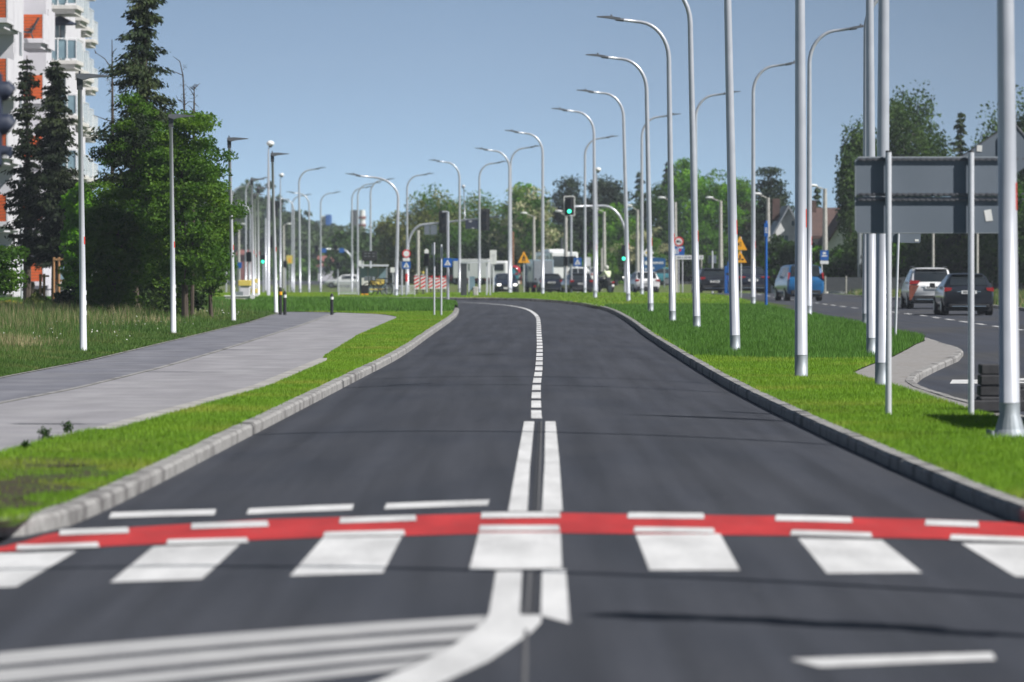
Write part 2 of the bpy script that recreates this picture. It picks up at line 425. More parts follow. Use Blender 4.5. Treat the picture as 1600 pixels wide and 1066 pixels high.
def np_mesh(name, V, Fc, mats, parent=None, mi=None, smooth=False):
    """V (n,3), Fc (m,k) constant-size faces"""
    me = bpy.data.meshes.new(name)
    n, m, k = len(V), len(Fc), Fc.shape[1]
    me.vertices.add(n); me.vertices.foreach_set('co', np.ascontiguousarray(V, dtype=np.float32).ravel())
    me.loops.add(m * k); me.loops.foreach_set('vertex_index', np.ascontiguousarray(Fc, dtype=np.int32).ravel())
    me.polygons.add(m)
    me.polygons.foreach_set('loop_start', np.arange(0, m * k, k, dtype=np.int32))
    me.polygons.foreach_set('loop_total', np.full(m, k, dtype=np.int32))
    if not isinstance(mats, (list, tuple)): mats = [mats]
    for q in mats: me.materials.append(q)
    if mi is not None: me.polygons.foreach_set('material_index', np.ascontiguousarray(mi, dtype=np.int32))
    me.update(calc_edges=True); me.validate()
    o = bpy.data.objects.new(name, me)
    col.objects.link(o)
    if parent: o.parent = parent
    return o

def tag(o, label=None, cat=None, group=None, kind=None):
    if label: o['label'] = label
    if cat: o['category'] = cat
    if group: o['group'] = group
    if kind: o['kind'] = kind
    return o
def thing(name, label, cat, loc=(0, 0, 0), rz=0.0, group=None, lean=0.0):
    o = bpy.data.objects.new(name, None)
    o.empty_display_size = .3
    col.objects.link(o)
    o.location = loc; o.rotation_euler = (0, lean, rz)
    return tag(o, label, cat, group)
def copy_tree(o, parent=None):
    c = o.copy(); col.objects.link(c)
    if parent: c.parent = parent
    for ch in list(o.children): copy_tree(ch, c)
    return c

# ------------------------------------------------------------ terrain and where things are
def zt(y):
    y = np.asarray(y, dtype=float)
    return np.where(y < 282, 0.0, np.where(y < 470, 1.8 - 0.006375 * y, -1.196))
def X(px, d): return (px - 800.0) / F * d
def Z(py, d): return CAM_H - (py - HY) * d / F
def gp(px, py, z=0.0):
    d = (CAM_H - z) * F / (py - HY)
    return X(px, d), d
def ipl(pts):
    a = np.array(sorted(pts), dtype=float)
    return lambda v: np.interp(v, a[:, 0], a[:, 1])
KL = [(36.6, -3.25), (39.2, -3.13), (57.1, -2.85), (82.7, -2.48), (102, -2.22), (132, -2.08), (165, -1.93), (185, -1.95), (200, -2.15),
      (212, -2.85), (220, -4), (226, -6), (230, -9), (232, -14), (236, -40)]
KR = [(37.4, 3.72), (41.3, 3.62), (54.5, 3.42), (72.5, 3.27), (87.5, 3.26), (110, 3.32), (132, 3.42), (160, 3.62), (186, 3.68), (205, 3.5),
      (216, 3.15), (230, 2.4), (240, 1.5), (248, 0), (252, -3), (255, -8), (257, -14), (262, -40)]
kl = ipl(KL[:9]); kr = ipl(KR[:10])
def smooth_line(pts, step):
    """Catmull-Rom through (y,x) points resampled to a step; returns list of (x,y)"""
    P = [Vector((p[1], p[0])) for p in pts]
    P = [P[0] * 2 - P[1]] + P + [P[-1] * 2 - P[-2]]
    dense = []
    for i in range(1, len(P) - 2):
        for k in range(20):
            t = k / 20
            a, b, c, d = P[i - 1], P[i], P[i + 1], P[i + 2]
            # centripetal-ish: plain linear mix with small tangent keeps uneven spacing stable
            m1 = (c - a) * .5 * ((c - b).length / max((c - a).length, 1e-6)) * 2 * .5 * 2
            m2 = (d - b) * .5 * ((c - b).length / max((d - b).length, 1e-6)) * 2 * .5 * 2
            h1 = 2 * t ** 3 - 3 * t ** 2 + 1; h2 = -2 * t ** 3 + 3 * t ** 2; h3 = t ** 3 - 2 * t ** 2 + t; h4 = t ** 3 - t ** 2
            dense.append(b * h1 + c * h2 + m1 * h3 + m2 * h4)
    dense.append(P[-2])
    L = [0]
    for i in range(1, len(dense)): L.append(L[-1] + (dense[i] - dense[i - 1]).length)
    n = max(2, int(L[-1] / step) + 1)
    s = np.linspace(0, L[-1], n)
    xs = np.interp(s, L, [p.x for p in dense]); ys = np.interp(s, L, [p.y for p in dense])
    return list(zip(xs, ys))
KLs = smooth_line(KL, 1.0); KRs = smooth_line(KR, 1.0)
_a = np.array([(y, x) for x, y in KLs if y < 206]); kl = lambda v: np.interp(v, _a[:, 0], _a[:, 1])
_b = np.array([(y, x) for x, y in KRs if y < 212]); kr = lambda v: np.interp(v, _b[:, 0], _b[:, 1])
ZE, ZC = -0.12, 0.085
def road_z(x, y):
    yy = np.clip(y, 37.5, 205)
    l, r = kl(yy), kr(yy)
    u = (x - (l + r) / 2) / ((r - l) / 2)
    return np.where(np.abs(u) <= 1, ZE + ZC * (1 - u * u), np.maximum(ZE - 0.05 * (np.abs(u) - 1), -.2))
def rp(px, py):
    z = -.05
    for _ in range(25):
        x, d = gp(px, py, z)
        z = z * .5 + .5 * float(road_z(x, d))
    return x, d
# ------------------------------------------------------------ setting: ground, roads, paths, kerbs
def structure(o): o['kind'] = 'structure'; return o
def strip(name, ys, xl, xr, zf, m, cols=12):
    G = []
    for y in ys:
        a, b = float(xl(y)), float(xr(y))
        G.append([(a + (b - a) * k / cols, y, float(zf(a + (b - a) * k / cols, y))) for k in range(cols + 1)])
    return structure(MB().grid(G).build(name, m, smooth=True))

def ground_z(y):
    base = float(zt(y))
    f = min(max((y - 262) / 14, 0), 1)
    return base - .32 * (1 - f)
ys = [-400, -50, 0, 100, 200, 255, 262, 266, 270, 276, 282, 300, 350, 400, 450, 470, 500, 600, 800, 1100, 1600, 2400, 3600, 5200]
G = [[(x, y, ground_z(y) - .003) for x in (-2500, -600, -100, 0, 100, 600, 2500)] for y in ys]
structure(MB().grid(G).build('ground', M['ground']))

# carriageway with a crown, then the bend to the left
rows = []
y = 37.0
while y < 204:
    l, r = float(kl(max(y, 37.5))), float(kr(max(y, 37.5)))
    rows.append([(l + (r - l) * k / 28, y, float(road_z(l + (r - l) * k / 28, y))) for k in range(29)])
    y += 1.5
Lr = [p for p in KLs if p[1] >= 204]; Rr = [p for p in KRs if p[1] >= 204]
def resample(P, n):
    L = [0]
    for i in range(1, len(P)): L.append(L[-1] + math.dist(P[i], P[i - 1]))
    s = np.linspace(0, L[-1], n)
    return list(zip(np.interp(s, L, [p[0] for p in P]), np.interp(s, L, [p[1] for p in P])))
BL = resample(Lr, 50); BR = resample(Rr, 50)
for a, b in zip(BL, BR):
    row = []
    for k in range(29):
        u = k / 28
        row.append((a[0] + (b[0] - a[0]) * u, a[1] + (b[1] - a[1]) * u, ZE + ZC * (1 - (2 * u - 1) ** 2)))
    rows.append(row)
structure(MB().grid(rows).build('road', M['asphalt'], smooth=True))
# junction apron this side of the crossing
xs = sorted(set([-60, -30, -15, -8, -6, -5] + [round(-4 + .25 * i, 2) for i in range(36)] + [6, 8, 12, 20, 40, 60]))
G = []
for y in [-40, -10, 0, 10, 16, 20, 24, 28, 30, 32, 34, 35, 36, 37.0]:
    G.append([(x, y, float(road_z(x, y))) for x in xs])
structure(MB().grid(G).build('junction_road', M['asphalt'], smooth=True))

# lines and markings painted on the crowned surface
def paint_quad(mb, c, dz=.004, n=10, m=6, mi=0):
    """c: four (x,y) corners a,b (far left, far right), cc,d (near right, near left)"""
    a, b, cc, d = c
    G = []
    for i in range(m + 1):
        v = i / m
        row = []
        for k in range(n + 1):
            u = k / n
            x = (a[0] * (1 - u) + b[0] * u) * (1 - v) + (d[0] * (1 - u) + cc[0] * u) * v
            y = (a[1] * (1 - u) + b[1] * u) * (1 - v) + (d[1] * (1 - u) + cc[1] * u) * v
            row.append((x, y, float(road_z(x, y)) + dz))
        G.append(row)
    mb.grid(G, mi)
def pq(mb, pts, **k): paint_quad(mb, [rp(*p) for p in pts], **k)

mb = MB()
for q in [[(-70, 866), (120, 862), (25, 918), (-160, 921)], [(240, 855), (375, 851), (315, 906), (172, 911)],
          [(505, 841), (628, 839), (598, 896), (453, 901)], [(748, 833), (876, 833), (878, 889), (733, 892)],
          [(993, 836), (1125, 835), (1156, 892), (1015, 892)], [(1247, 842), (1378, 845), (1441, 896), (1292, 897)],
          [(1502, 850), (1640, 852), (1730, 904), (1587, 902)]]:
    pq(mb, q)
structure(mb.build('zebra_crossing', M['white_paint'], smooth=True))
top = [(-120, 872), (20, 853), (85, 832), (205, 825), (300, 819), (420, 812), (530, 809), (650, 806), (800, 802), (875, 802), (980, 804), (1210, 807), (1445, 812), (1600, 818), (1760, 827)]
bot = [(-160, 880), (0, 863), (155, 855), (260, 850), (387, 845), (505, 840), (630, 838), (745, 835), (812, 833), (900, 834), (1000, 835), (1235, 838), (1480, 843), (1600, 849), (1800, 860)]
bx = np.linspace(0, 1, 60)
def rsl(P):
    L = [0]
    for i in range(1, len(P)): L.append(L[-1] + abs(P[i][0] - P[i - 1][0]))
    s = bx * L[-1]
    return [rp(a, b) for a, b in zip(np.interp(s, L, [p[0] for p in P]), np.interp(s, L, [p[1] for p in P]))]
G = []
T, B = rsl(top), rsl(bot)
for v in range(6):
    v /= 5
    G.append([(t[0] * (1 - v) + b[0] * v, t[1] * (1 - v) + b[1] * v, float(road_z(t[0] * (1 - v) + b[0] * v, t[1] * (1 - v) + b[1] * v)) + .004) for t, b in zip(T, B)])
structure(MB().grid(G).build('red_cycle_crossing', M['red_paint'], smooth=True))
mb = MB()
for (x0, x1, ya, yb, th) in [(92, 202, 834, 830, 9), (298, 420, 824, 820, 9), (530, 651, 815, 811, 9), (751, 876, 807, 806, 9), (980, 1101, 807, 808, 9),
                             (1211, 1332, 811, 814, 9), (1445, 1530, 818, 821, 9), (25, 155, 857, 853, 8), (260, 388, 849, 846, 8), (505, 633, 837, 834, 8),
                             (748, 875, 827, 827, 9), (990, 1117, 829, 831, 8), (1235, 1363, 834, 838, 8), (1484, 1610, 841, 846, 8)]:
    pq(mb, [(x0 + 2, ya - th / 2), (x1 - 2, yb - th / 2), (x1, yb + th / 2), (x0, ya + th / 2)], dz=.009, n=8, m=2)
structure(mb.build('cycle_crossing_dashes', M['white_paint'], smooth=True))
mb = MB()
for (x0, x1, ya, yb) in [(170, 338, 806, 801), (385, 553, 800, 793), (600, 765, 792, 786)]:
    pq(mb, [(x0 + 4, ya - 4.5), (x1, yb - 4.5), (x1 - 3, yb + 4.5), (x0, ya + 4.5)], n=8, m=2)
pq(mb, [(1235, 1031), (1550, 1021), (1556, 1032), (1282, 1044)], n=8, m=2)
structure(mb.build('dashed_line', M['white_paint'], smooth=True))
mb = MB()
for q in [[(819, 659), (835, 659), (828, 730), (806, 730)], [(806, 730), (828, 730), (824, 799.5), (794, 799.5)],
          [(852, 659), (868, 659), (874, 720), (851, 720)], [(851, 720), (874, 720), (879, 799.5), (847, 799.5)],
          [(775, 894), (816, 892.5), (812, 963), (763, 966)], [(847, 892), (884, 890.5), (890, 975), (845, 963)]]:
    pq(mb, q, n=4, m=10)
structure(mb.build('double_centre_line', M['white_paint'], smooth=True))
# dashed then solid centre line along the road
CEN = [(58, .29), (61, .29), (75, .36), (87.6, .46), (111, .60), (131, .69), (150, .78), (168, .83), (185, .72), (198, .48), (206, .16), (215, -.45), (226, -1.9), (234, -4.5), (240, -9), (243, -14)]
CS = smooth_line(CEN, .25)
SL = [0]
for i in range(1, len(CS)): SL.append(SL[-1] + math.dist(CS[i], CS[i - 1]))
SL = np.array(SL); cx = np.array([p[0] for p in CS]); cy = np.array([p[1] for p in CS])
def bend_z(x, y):
    if y < 200: return float(road_z(x, y))
    return ZE + ZC * .96
def ribbon(mb, s0, s1, w, step, dz=.004, mi=0):
    n = max(1, int((s1 - s0) / step)); G = []
    for i in range(n + 1):
        s = s0 + (s1 - s0) * i / n
        x, y = np.interp(s, SL, cx), np.interp(s, SL, cy)
        x2, y2 = np.interp(s + .1, SL, cx), np.interp(s + .1, SL, cy)
        if s + .1 > SL[-1]: break
        t = Vector((x2 - x, y2 - y)).normalized(); nn = Vector((t.y, -t.x))
        G.append([(x - nn.x * w / 2, y - nn.y * w / 2, bend_z(x, y) + dz), (x + nn.x * w / 2, y + nn.y * w / 2, bend_z(x, y) + dz)])
    mb.grid(G, mi)
mb = MB(); s = 1.6
while s < 108:
    ribbon(mb, s, s + 3.25, .125, .5); s += 4.35
structure(mb.build('dashed_centre_line', M['white_paint']))
mb = MB(); ribbon(mb, s, SL[-1] - 1, .13, 1.0)
structure(mb.build('solid_centre_line', M['white_paint']))
mb = MB()
for q in [[(840.5, 659), (844, 659), (838, 799), (831, 799)], [(818, 893), (842, 893), (838, 963), (815, 963)]]:
    pq(mb, q, n=3, m=12, dz=.003)
pq(mb, [(836, 640), (838.5, 640), (838.5, 658), (836, 658)], n=1, m=2, dz=.002)
structure(mb.build('road_seam', M['seam'], smooth=True))
mb = MB()
for q in [[(845, 659), (847, 659), (843, 799), (839.5, 799)], [(826, 893), (831, 893), (826, 963), (821, 963)], [(819, 985), (825, 985), (823, 1100), (815, 1100)]]:
    pq(mb, q, n=2, m=12, dz=.006)
structure(mb.build('worn_seam_line', M['seam_light'], smooth=True))
# thick white curve leaving the centre line to the left, and the hatching behind it
mb = MB()
Lp = [(762, 962), (757, 972), (738, 988), (705, 1012), (650, 1040), (590, 1066), (470, 1110)]
Rp = [(845, 962), (846, 973), (832, 988), (806, 1006), (765, 1034), (705, 1062), (600, 1110)]
G = []
for (a, b) in zip(Lp, Rp):
    pa, pb = rp(*a), rp(*b)
    G.append([(pa[0] + (pb[0] - pa[0]) * k / 6, pa[1] + (pb[1] - pa[1]) * k / 6, float(road_z(pa[0] + (pb[0] - pa[0]) * k / 6, pa[1] + (pb[1] - pa[1]) * k / 6)) + .0045) for k in range(7)])
mb.grid(G)
structure(mb.build('curved_edge_line', M['white_paint'], smooth=True))
mb = MB()
for q in [[(-200, 1040), (758, 963), (752, 978), (-200, 1061)], [(-200, 1068), (742, 985), (722, 1000), (-200, 1090)],
          [(-200, 1098), (708, 1009), (680, 1024), (-200, 1118)], [(-100, 1122), (664, 1031), (630, 1046), (0, 1125)]]:
    pq(mb, q, n=40, m=3, dz=.003)
structure(mb.build('hatched_marking', M['white_worn'], smooth=True))

# kerbs: one-metre stones with open joints, inclined top edge
def kerb(name, line, side, y0=0, jz=None, w=.16, top=.0, zlow=-.3, stone=1.0, m='kerb'):
    """side = +1: the kerb lies to the right of the line's direction"""
    P = resample(line, int(sum(math.dist(line[i], line[i - 1]) for i in range(1, len(line))) / stone) + 1)
    mb = MB()
    for i in range(len(P) - 1):
        a, b = Vector(P[i]), Vector(P[i + 1])
        t = (b - a); L = t.length; t.normalize(); n = Vector((t.y, -t.x)) * side
        g = .008
        a2, b2 = a + t * g, b - t * g
        j = random.uniform(-.004, .004)
        prof = [(0, zlow), (0.0, top - .025 + j), (.025, top + .003 + j), (w, top + .006 + j), (w, zlow)]
        v = []
        for q in (a2, b2):
            zz = float(zt(q.y))
            v += [(q.x + n.x * p[0], q.y + n.y * p[0], p[1] + zz) for p in prof]
        k = len(prof)
        fs = [tuple(range(k)), tuple(reversed(range(k, 2 * k)))] + [(c, c + k, (c + 1) % k + k, (c + 1) % k) for c in range(k)]
        mb.add(v, fs)
    return structure(mb.build(name, M[m]))
kerb('kerb', [(-3.9, 35.0), (-3.45, 35.6)] + KLs, -1)
kerb('kerb', [(9, 35.9), (5.2, 36.0), (4.3, 36.4), (3.9, 36.9)] + KRs, 1)

# footpath: dark cycle path, edging, light paving
x_mid = ipl([(30, -7.6), (48, -6.95), (65, -6.5), (73, -6.15), (87, -5.92), (101, -5.87), (143, -5.9), (160, -6.0), (183, -6.2)])
x_pr = ipl([(30, -5.4), (48, -4.82), (52, -4.66), (55.4, -4.45), (73, -3.72), (94.7, -3.52), (124, -3.72), (160, -3.6), (166, -3.75), (172, -4.2), (176, -4.9), (180, -6.3), (183, -8)])
xpl = ipl([(30, -8.3), (80, -7.95), (94, -7.7), (152, -7.78), (171, -8.05), (183, -8.1)])
ys = list(np.arange(30, 182.1, 2))
zz = lambda off: (lambda x, y: off)
strip('cycle_path', [y for y in ys], lambda y: xpl(y) + .06, lambda y: x_mid(y) - .1, zz(-.012), M['path_asphalt'], 4)
strip('footpath', ys, x_mid, lambda y: max(x_pr(y), x_mid(y) + .02), zz(-.010), M['paving'], 6)
strip('path_edging', [y for y in ys if y < 176], lambda y: x_mid(y) - .10, lambda y: x_mid(y), zz(-.004), M['kerb'], 1)
strip('path_edging', ys, lambda y: xpl(y) - .0, lambda y: xpl(y) + .06, zz(-.002), M['kerb'], 1)
strip('path_border_slabs', list(np.arange(54.5, 95.5, 1)), lambda y: x_pr(y) - .02, lambda y: x_pr(y) + .26 * min(1, (95.5 - y) / 6 + .3), zz(.012), M['slab_light'], 2)
strip('side_path', list(np.arange(186, 232, 2)), lambda y: -(y - 150) * .21 - 2.6 if y > 200 else -13.2 + (y - 186) * .02, lambda y: (-(y - 150) * .21 - 1.8) if y > 200 else -12.1 + (y - 186) * .02, zz(.004), M['paving'], 2)
w_edge = lambda y: float(kl(max(y, 37))) - .42 - .22 * math.sin(y * 2.3) - .12 * math.sin(y * 5.1 + 1)
strip('bare_soil', list(np.arange(34.9, 47.0, .4)), lambda y: float(x_pr(y)) - .0 + .3 * max(0, (y - 42) / 5), lambda y: max(w_edge(y) - .12 * max(0, y - 42), float(x_pr(y)) + .3 * max(0, (y - 42) / 5) + .01), lambda x, y: .008, M['dirt'], 4)
# right carriageway (main road) and its paved apron
xgr = ipl([(20, 6.3), (40, 6.0), (60, 5.62), (62.3, 5.56), (74, 5.49), (79, 5.42), (82.5, 5.46), (88, 6.1), (96.3, 7.14), (105, 8.1), (110.8, 8.72), (116, 9.35), (122, 9.65), (148, 9.9), (200, 9.95), (262, 11.3)])
xml = ipl([(20, 6.6), (40, 6.3), (62, 6.02), (68, 5.93), (74, 5.95), (77.4, 6.08), (82, 6.5), (90, 7.5), (98, 8.55), (104.3, 9.2), (108, 9.4), (113.4, 9.55), (120, 9.8), (127, 9.95), (148, 10.1), (200, 10.1), (262, 11.5), (280, 10.8), (300, 7.9), (350, 5), (400, 2), (450, -1.5), (500, -5.5), (600, -16)])
xmr = ipl([(20, 19.6), (195, 19.65), (230, 19.5), (248, 19.2), (265, 18.3), (280, 17.3), (300, 16.3), (350, 14), (400, 11), (450, 7.5), (500, 3.5), (600, -8)])
def mz(x, y):
    f = min(max((y - 255) / 25, 0), 1)
    return float(zt(y)) - .12 * (1 - f) + .02 * f
strip('main_road', list(np.arange(-20, 120, 4)) + list(np.arange(120, 396, 5)), xml, xmr, mz, M['asphalt_road'], 4)
structure(MB().grid([[(x, y, float(zt(y)) + .02) for x in (-90, -40, -10, 0, 6, 12.5)] for y in (388, 394, 400, 402)]).build('main_road', M['asphalt_road']))
structure(MB().grid([[(x, y, z) for x in np.arange(-9, 90, 3)] for y, z in ((402.5, -.80), (406, -.72), (412, -.45), (419, -.22), (424, -.2), (448, -.2), (456, -.6), (470, -1.22))]).build('grass_bank', M['ground'], smooth=True))
strip('apron_paving', list(np.arange(20, 126, 1.0)), lambda y: xgr(y) + .02, lambda y: xml(y) - .12, lambda x, y: -.006 if y > 79 else -.02, M['apron'], 4)
kerb('main_road_kerb', [(float(xml(y)), y) for y in np.arange(20, 262, 1.0)], -1, w=.14, top=-.015)
kerb('main_road_kerb', [(float(xmr(y)), y) for y in np.arange(40, 300, 2.0)], 1, w=.2, stone=2.0)
mb = MB()
for y0 in np.arange(112, 300, 6.0):
    def cl(y): return float(ipl([(112, 14.0), (160, 14.25), (182, 14.45), (217, 13.9), (250, 13.9), (280, 13.2), (300, 12.1)])(y))
    z0 = mz(0, y0) + .006
    mb.add([(cl(y0) - .08, y0, z0), (cl(y0) + .08, y0, z0), (cl(y0 + 3) + .08, y0 + 3, mz(0, y0 + 3) + .006), (cl(y0 + 3) - .08, y0 + 3, mz(0, y0 + 3) + .006)], [(0, 1, 2, 3)])
for (a, b, c, d) in [((1488, 594), (1545, 594), (1545, 600), (1484, 600)), ((1588, 592), (1670, 590), (1670, 594), (1586, 595.5)), ((1586, 597), (1670, 598), (1670, 602), (1590, 599))]:
    q = [gp(*p, -.12) for p in (a, b, c, d)]
    mb.add([(x, y, -.114) for x, y in q], [(0, 1, 2, 3)])
structure(mb.build('lane_line', M['white_paint']))
# far road across the left background
MBf = MB(); G = []
for x in np.arange(-90, 61, 10):
    G.append([(x, 640 + .10 * x * 0, float(zt(640)) + .03), (x, 760, float(zt(760)) + .03)])
MBf.grid(G); structure(MBf.build('far_road', M['asphalt_road']))
# lawns (soil sheets; blades are sown on them below)
k_l = lambda y: float(kl(max(y, 37))) - .15
k_r = lambda y: float(kr(max(y, 37.5))) + .15
def soil_z(x, y): return .012
strip('left_verge', list(np.arange(34.8, 183, 1.6)), lambda y: float(x_pr(y)) + .0, k_l, lambda x, y: -.002 + .02 * math.sin(y * .7 + x) * 0, M['soil'], 4)
strip('median', list(np.arange(37, 205, 2)), k_r, xgr, zz(.0), M['soil'], 8)
_R2 = [(p[0], p[1]) for p in KRs if p[1] >= 203]
rxs = np.array([p[0] for p in _R2])[::-1]; rys = np.array([p[1] for p in _R2])[::-1]
yR = lambda x: np.interp(x, rxs, rys)
_L2 = [(p[0], p[1]) for p in KLs if p[1] >= 186]
lxs = np.array([p[0] for p in _L2])[::-1]; lys = np.array([p[1] for p in _L2])[::-1]
o_ = np.argsort(lxs); lxs = lxs[o_]; lys = lys[o_]
yL = lambda x: np.interp(x, lxs, lys)
G = []
for x in list(np.arange(-40, 3.4, 1.0)) + [3.4, 4, 5, 6, 8, 9.9, 11.2]:
    y0 = (float(yR(x)) + .15) if x < 3.4 else 203.0
    G.append([(x, y0 + (300 - y0) * k / 12, float(zt(y0 + (300 - y0) * k / 12)) + (.0 if k else -.001)) for k in range(13)])
structure(MB().grid(G).build('lawn', M['soil']))
def mound(t): return .20 * math.sin(math.pi * min(max(t, 0), 1)) ** .8
G = []
for x in list(np.arange(-40, -2, 1.0)) + [-2.1]:
    y0 = 182.0; y1 = float(yL(x)) - .15
    G.append([(x, y0 + (y1 - y0) * k / 12, mound(k / 12) - .003) for k in range(13)])
structure(MB().grid(G).build('lawn', M['soil'], smooth=True))
strip('meadow', [20, 60, 100, 140, 182, 184], lambda y: -120, lambda y: float(xpl(y)), zz(-.003), M['meadow'], 4)
strip('meadow', [184, 200, 230, 262, 290], lambda y: -120, lambda y: -40, zz(-.003), M['meadow'], 4)
strip('right_verge', [20, 60, 120, 180, 230, 250, 270, 282], lambda y: float(xmr(y)) + .2, lambda y: 120, zz(.002), M['soil'], 4)

# ------------------------------------------------------------ grass blades (uncountable: stuff)
def blades(name, P, h, w, m, lean=.5, mi=None):
    n = len(P)
    a = rng.uniform(0, 2 * np.pi, n)
    hh = h * rng.uniform(.45, 1.15, n)[:, None] if np.ndim(h) == 0 else (h * rng.uniform(.5, 1.15, n))[:, None]
    ww = (w * rng.uniform(.7, 1.3, n))[:, None] if np.ndim(w) else (w * rng.uniform(.7, 1.3, n))[:, None]
    d = np.stack([np.cos(a), np.sin(a), 0 * a], 1)
    la = rng.uniform(0, 2 * np.pi, n); lm = rng.uniform(0, lean, n)[:, None]
    ln = np.stack([np.cos(la), np.sin(la), 0 * la], 1) * lm * hh
    up = np.array([[0, 0, 1.0]]) * hh
    V = np.concatenate([P - d * ww, P + d * ww, P + up + ln], 0)
    Fc = np.stack([np.arange(n), np.arange(n) + n, np.arange(n) + 2 * n], 1)
    return np_mesh(name, V, Fc, m, mi=mi)
def sow(n, y0, y1, xl, xr, zf=None, power=1.0, keep=None):
    """random points, denser near the camera; xl/xr arrays-capable"""
    y = y0 * (y1 / y0) ** (rng.uniform(0, 1, n) ** power)
    a = xl(y); b = np.minimum(xr(y), .104 * y + 1.8)
    a = np.maximum(a, -.104 * y - .6)
    u = rng.uniform(0, 1, n)
    x = a + (b - a) * u
    ok = b > a
    P = np.stack([x, y, np.zeros(n)], 1)[ok]
    if keep is not None: P = P[keep(P)]
    return P
def patch(P, s, seed=0):       # cheap smooth noise
    x, y = P[:, 0] * s + seed, P[:, 1] * s * .5 + seed * 1.7
    return (np.sin(x * 1.7 + np.sin(y * 1.3) * 1.5) + np.sin(y * 2.1 + np.sin(x * 1.1 + 2) * 1.7) + np.sin((x + y) * .9 + 1)) / 3
def sizes(P, k=1.0): return .0035 * k * np.maximum(1, P[:, 1] / 55)
P = sow(150000, 35, 182, lambda y: x_pr(y) + np.where((y > 54.5) & (y < 95.5), .25 * np.minimum(1, (95.5 - y) / 6 + .3), 0), lambda y: kl(np.maximum(y, 37)) - .15, power=.8)
P = P[(P[:, 1] > 35.2)]
bare = (P[:, 1] < 45.0) & (patch(P, 2.6, 3) > -.15) & (P[:, 0] < kl(P[:, 1]) - .40 - .16 * np.sin(P[:, 1] * 2.3))
P = P[~(bare & (rng.uniform(0, 1, len(P)) < .93))]
o = blades('lawn_grass', P, .052, sizes(P), M['blade']); tag(o, 'bright mown grass on the narrow verge between footpath and road', 'grass', kind='stuff')
P = sow(230000, 37, 204, lambda y: kr(np.maximum(y, 37.5)) + .15, xgr, power=.85)
P = P[patch(P, 1.1, 9) > -.95]
edge = 97 + 2.5 * np.sin(P[:, 0] * .9) - .55 * (P[:, 0] - 4) + rng.normal(0, .6, len(P))
tall = P[:, 1] > edge
o = blades('tall_grass', P[tall], .15 + .03 * np.clip(patch(P[tall], .35, 2), -1, 1), sizes(P[tall], 1.1), M['blade_deep'])
tag(o, 'taller deep green grass on the far half of the median', 'grass', kind='stuff')
P = P[~tall]
o = blades('lawn_grass', P, .06 + .02 * np.clip(patch(P, .35, 2), -1, 1), sizes(P), M['blade']); tag(o, 'short bright grass on the near half of the median between the two roads', 'grass', kind='stuff')
# ragged tufts leaning over kerb and path edges
n = 9000; yy = rng.uniform(37.5, 130, n); side = rng.integers(0, 3, n)
xx = np.where(side == 0, kl(yy) - .17, np.where(side == 1, kr(yy) + .17, x_pr(yy) + .03)) + rng.normal(0, .02, n)
P = np.stack([xx, yy, np.zeros(n)], 1); P = P[patch(P, .8, 5) > -.2]
P = P[~((P[:, 0] < 0) & (np.abs(P[:, 0] - x_pr(P[:, 1])) < .15) & (P[:, 1] > 54))]
o = blades('grass_fringe', P, .05, sizes(P), M['blade'], lean=1.2); tag(o, 'ragged grass tufts along the kerb and path edges', 'grass', kind='stuff')
n = 120000; x = rng.uniform(-22, -2.1, n); t = rng.uniform(0, 1, n); y1 = yL(x) - .2; y = 182 + (y1 - 182) * t
ok = (np.abs(x) < .104 * y)
P = np.stack([x, y, .2 * np.sin(np.pi * np.clip(t, 0, 1)) ** .8 - .01], 1)[ok]
sp = (P[:, 1] > 200) & (P[:, 0] < -(P[:, 1] - 150) * .21 - 1.7) & (P[:, 0] > -(P[:, 1] - 150) * .21 - 2.7)
P = P[~sp]
o = blades('lawn_grass', P, .16, sizes(P), M['blade_deep']); tag(o, 'long lush grass on the low mound inside the bend', 'grass', kind='stuff')
n = 70000; x = rng.uniform(-18, 11, n); y0 = np.where(x < 3.4, yR(np.minimum(x, 3.4)) + .2, 203); y = y0 + (300 - y0) * rng.uniform(0, 1, n) ** 1.2
P = np.stack([x, y, zt(y)], 1); P = P[(np.abs(P[:, 0]) < .104 * P[:, 1]) & (P[:, 0] < xml(P[:, 1]) - .2)]
o = blades('lawn_grass', P, .09, sizes(P), M['blade']); tag(o, 'green grass beyond the outside kerb of the bend', 'grass', kind='stuff')
n = 130000
y = 76 * (205 / 76.) ** rng.uniform(0, 1, n); xa = -.104 * y - .5; xb = xpl(y) - .02; x = xa + (xb - xa) * rng.uniform(0, 1, n)
P = np.stack([x, y, np.zeros(n)], 1)[(xb > xa)]
dist = xpl(P[:, 1]) - P[:, 0]
hgt = np.clip(.05 + .11 * dist, .05, .42) * (.8 + .4 * patch(P, .7, 4))
sz_ = np.clip((-10.2 - P[:, 0]) / 1.2, 0, 1) * np.clip((P[:, 1] - 112) / 10, 0, 1) * np.clip((172 - P[:, 1]) / 10, 0, 1)
hgt = hgt * (1 + .45 * sz_)
dry = (rng.uniform(0, 1, len(P)) < np.maximum(np.clip((patch(P, .45, 6) - .15) * 1.3, .03, .6) * np.clip(dist - 1.1, 0, 1), .34 * sz_ * (patch(P, .9, 2) > -.2)))
o = blades('meadow_grass', P, hgt, sizes(P, 1.2), [M['blade_tall'], M['straw']], mi=dry.astype(int)); tag(o, 'unmown grass with dry straw patches under the trees left of the path', 'grass', kind='stuff')
n = 450; y = rng.uniform(95, 165, n); x = xpl(y) - rng.uniform(.5, 5, n); P = np.stack([x, y, rng.uniform(.08, .3, n)], 1)
P = P[(patch(P, .6, 8) > .15)]
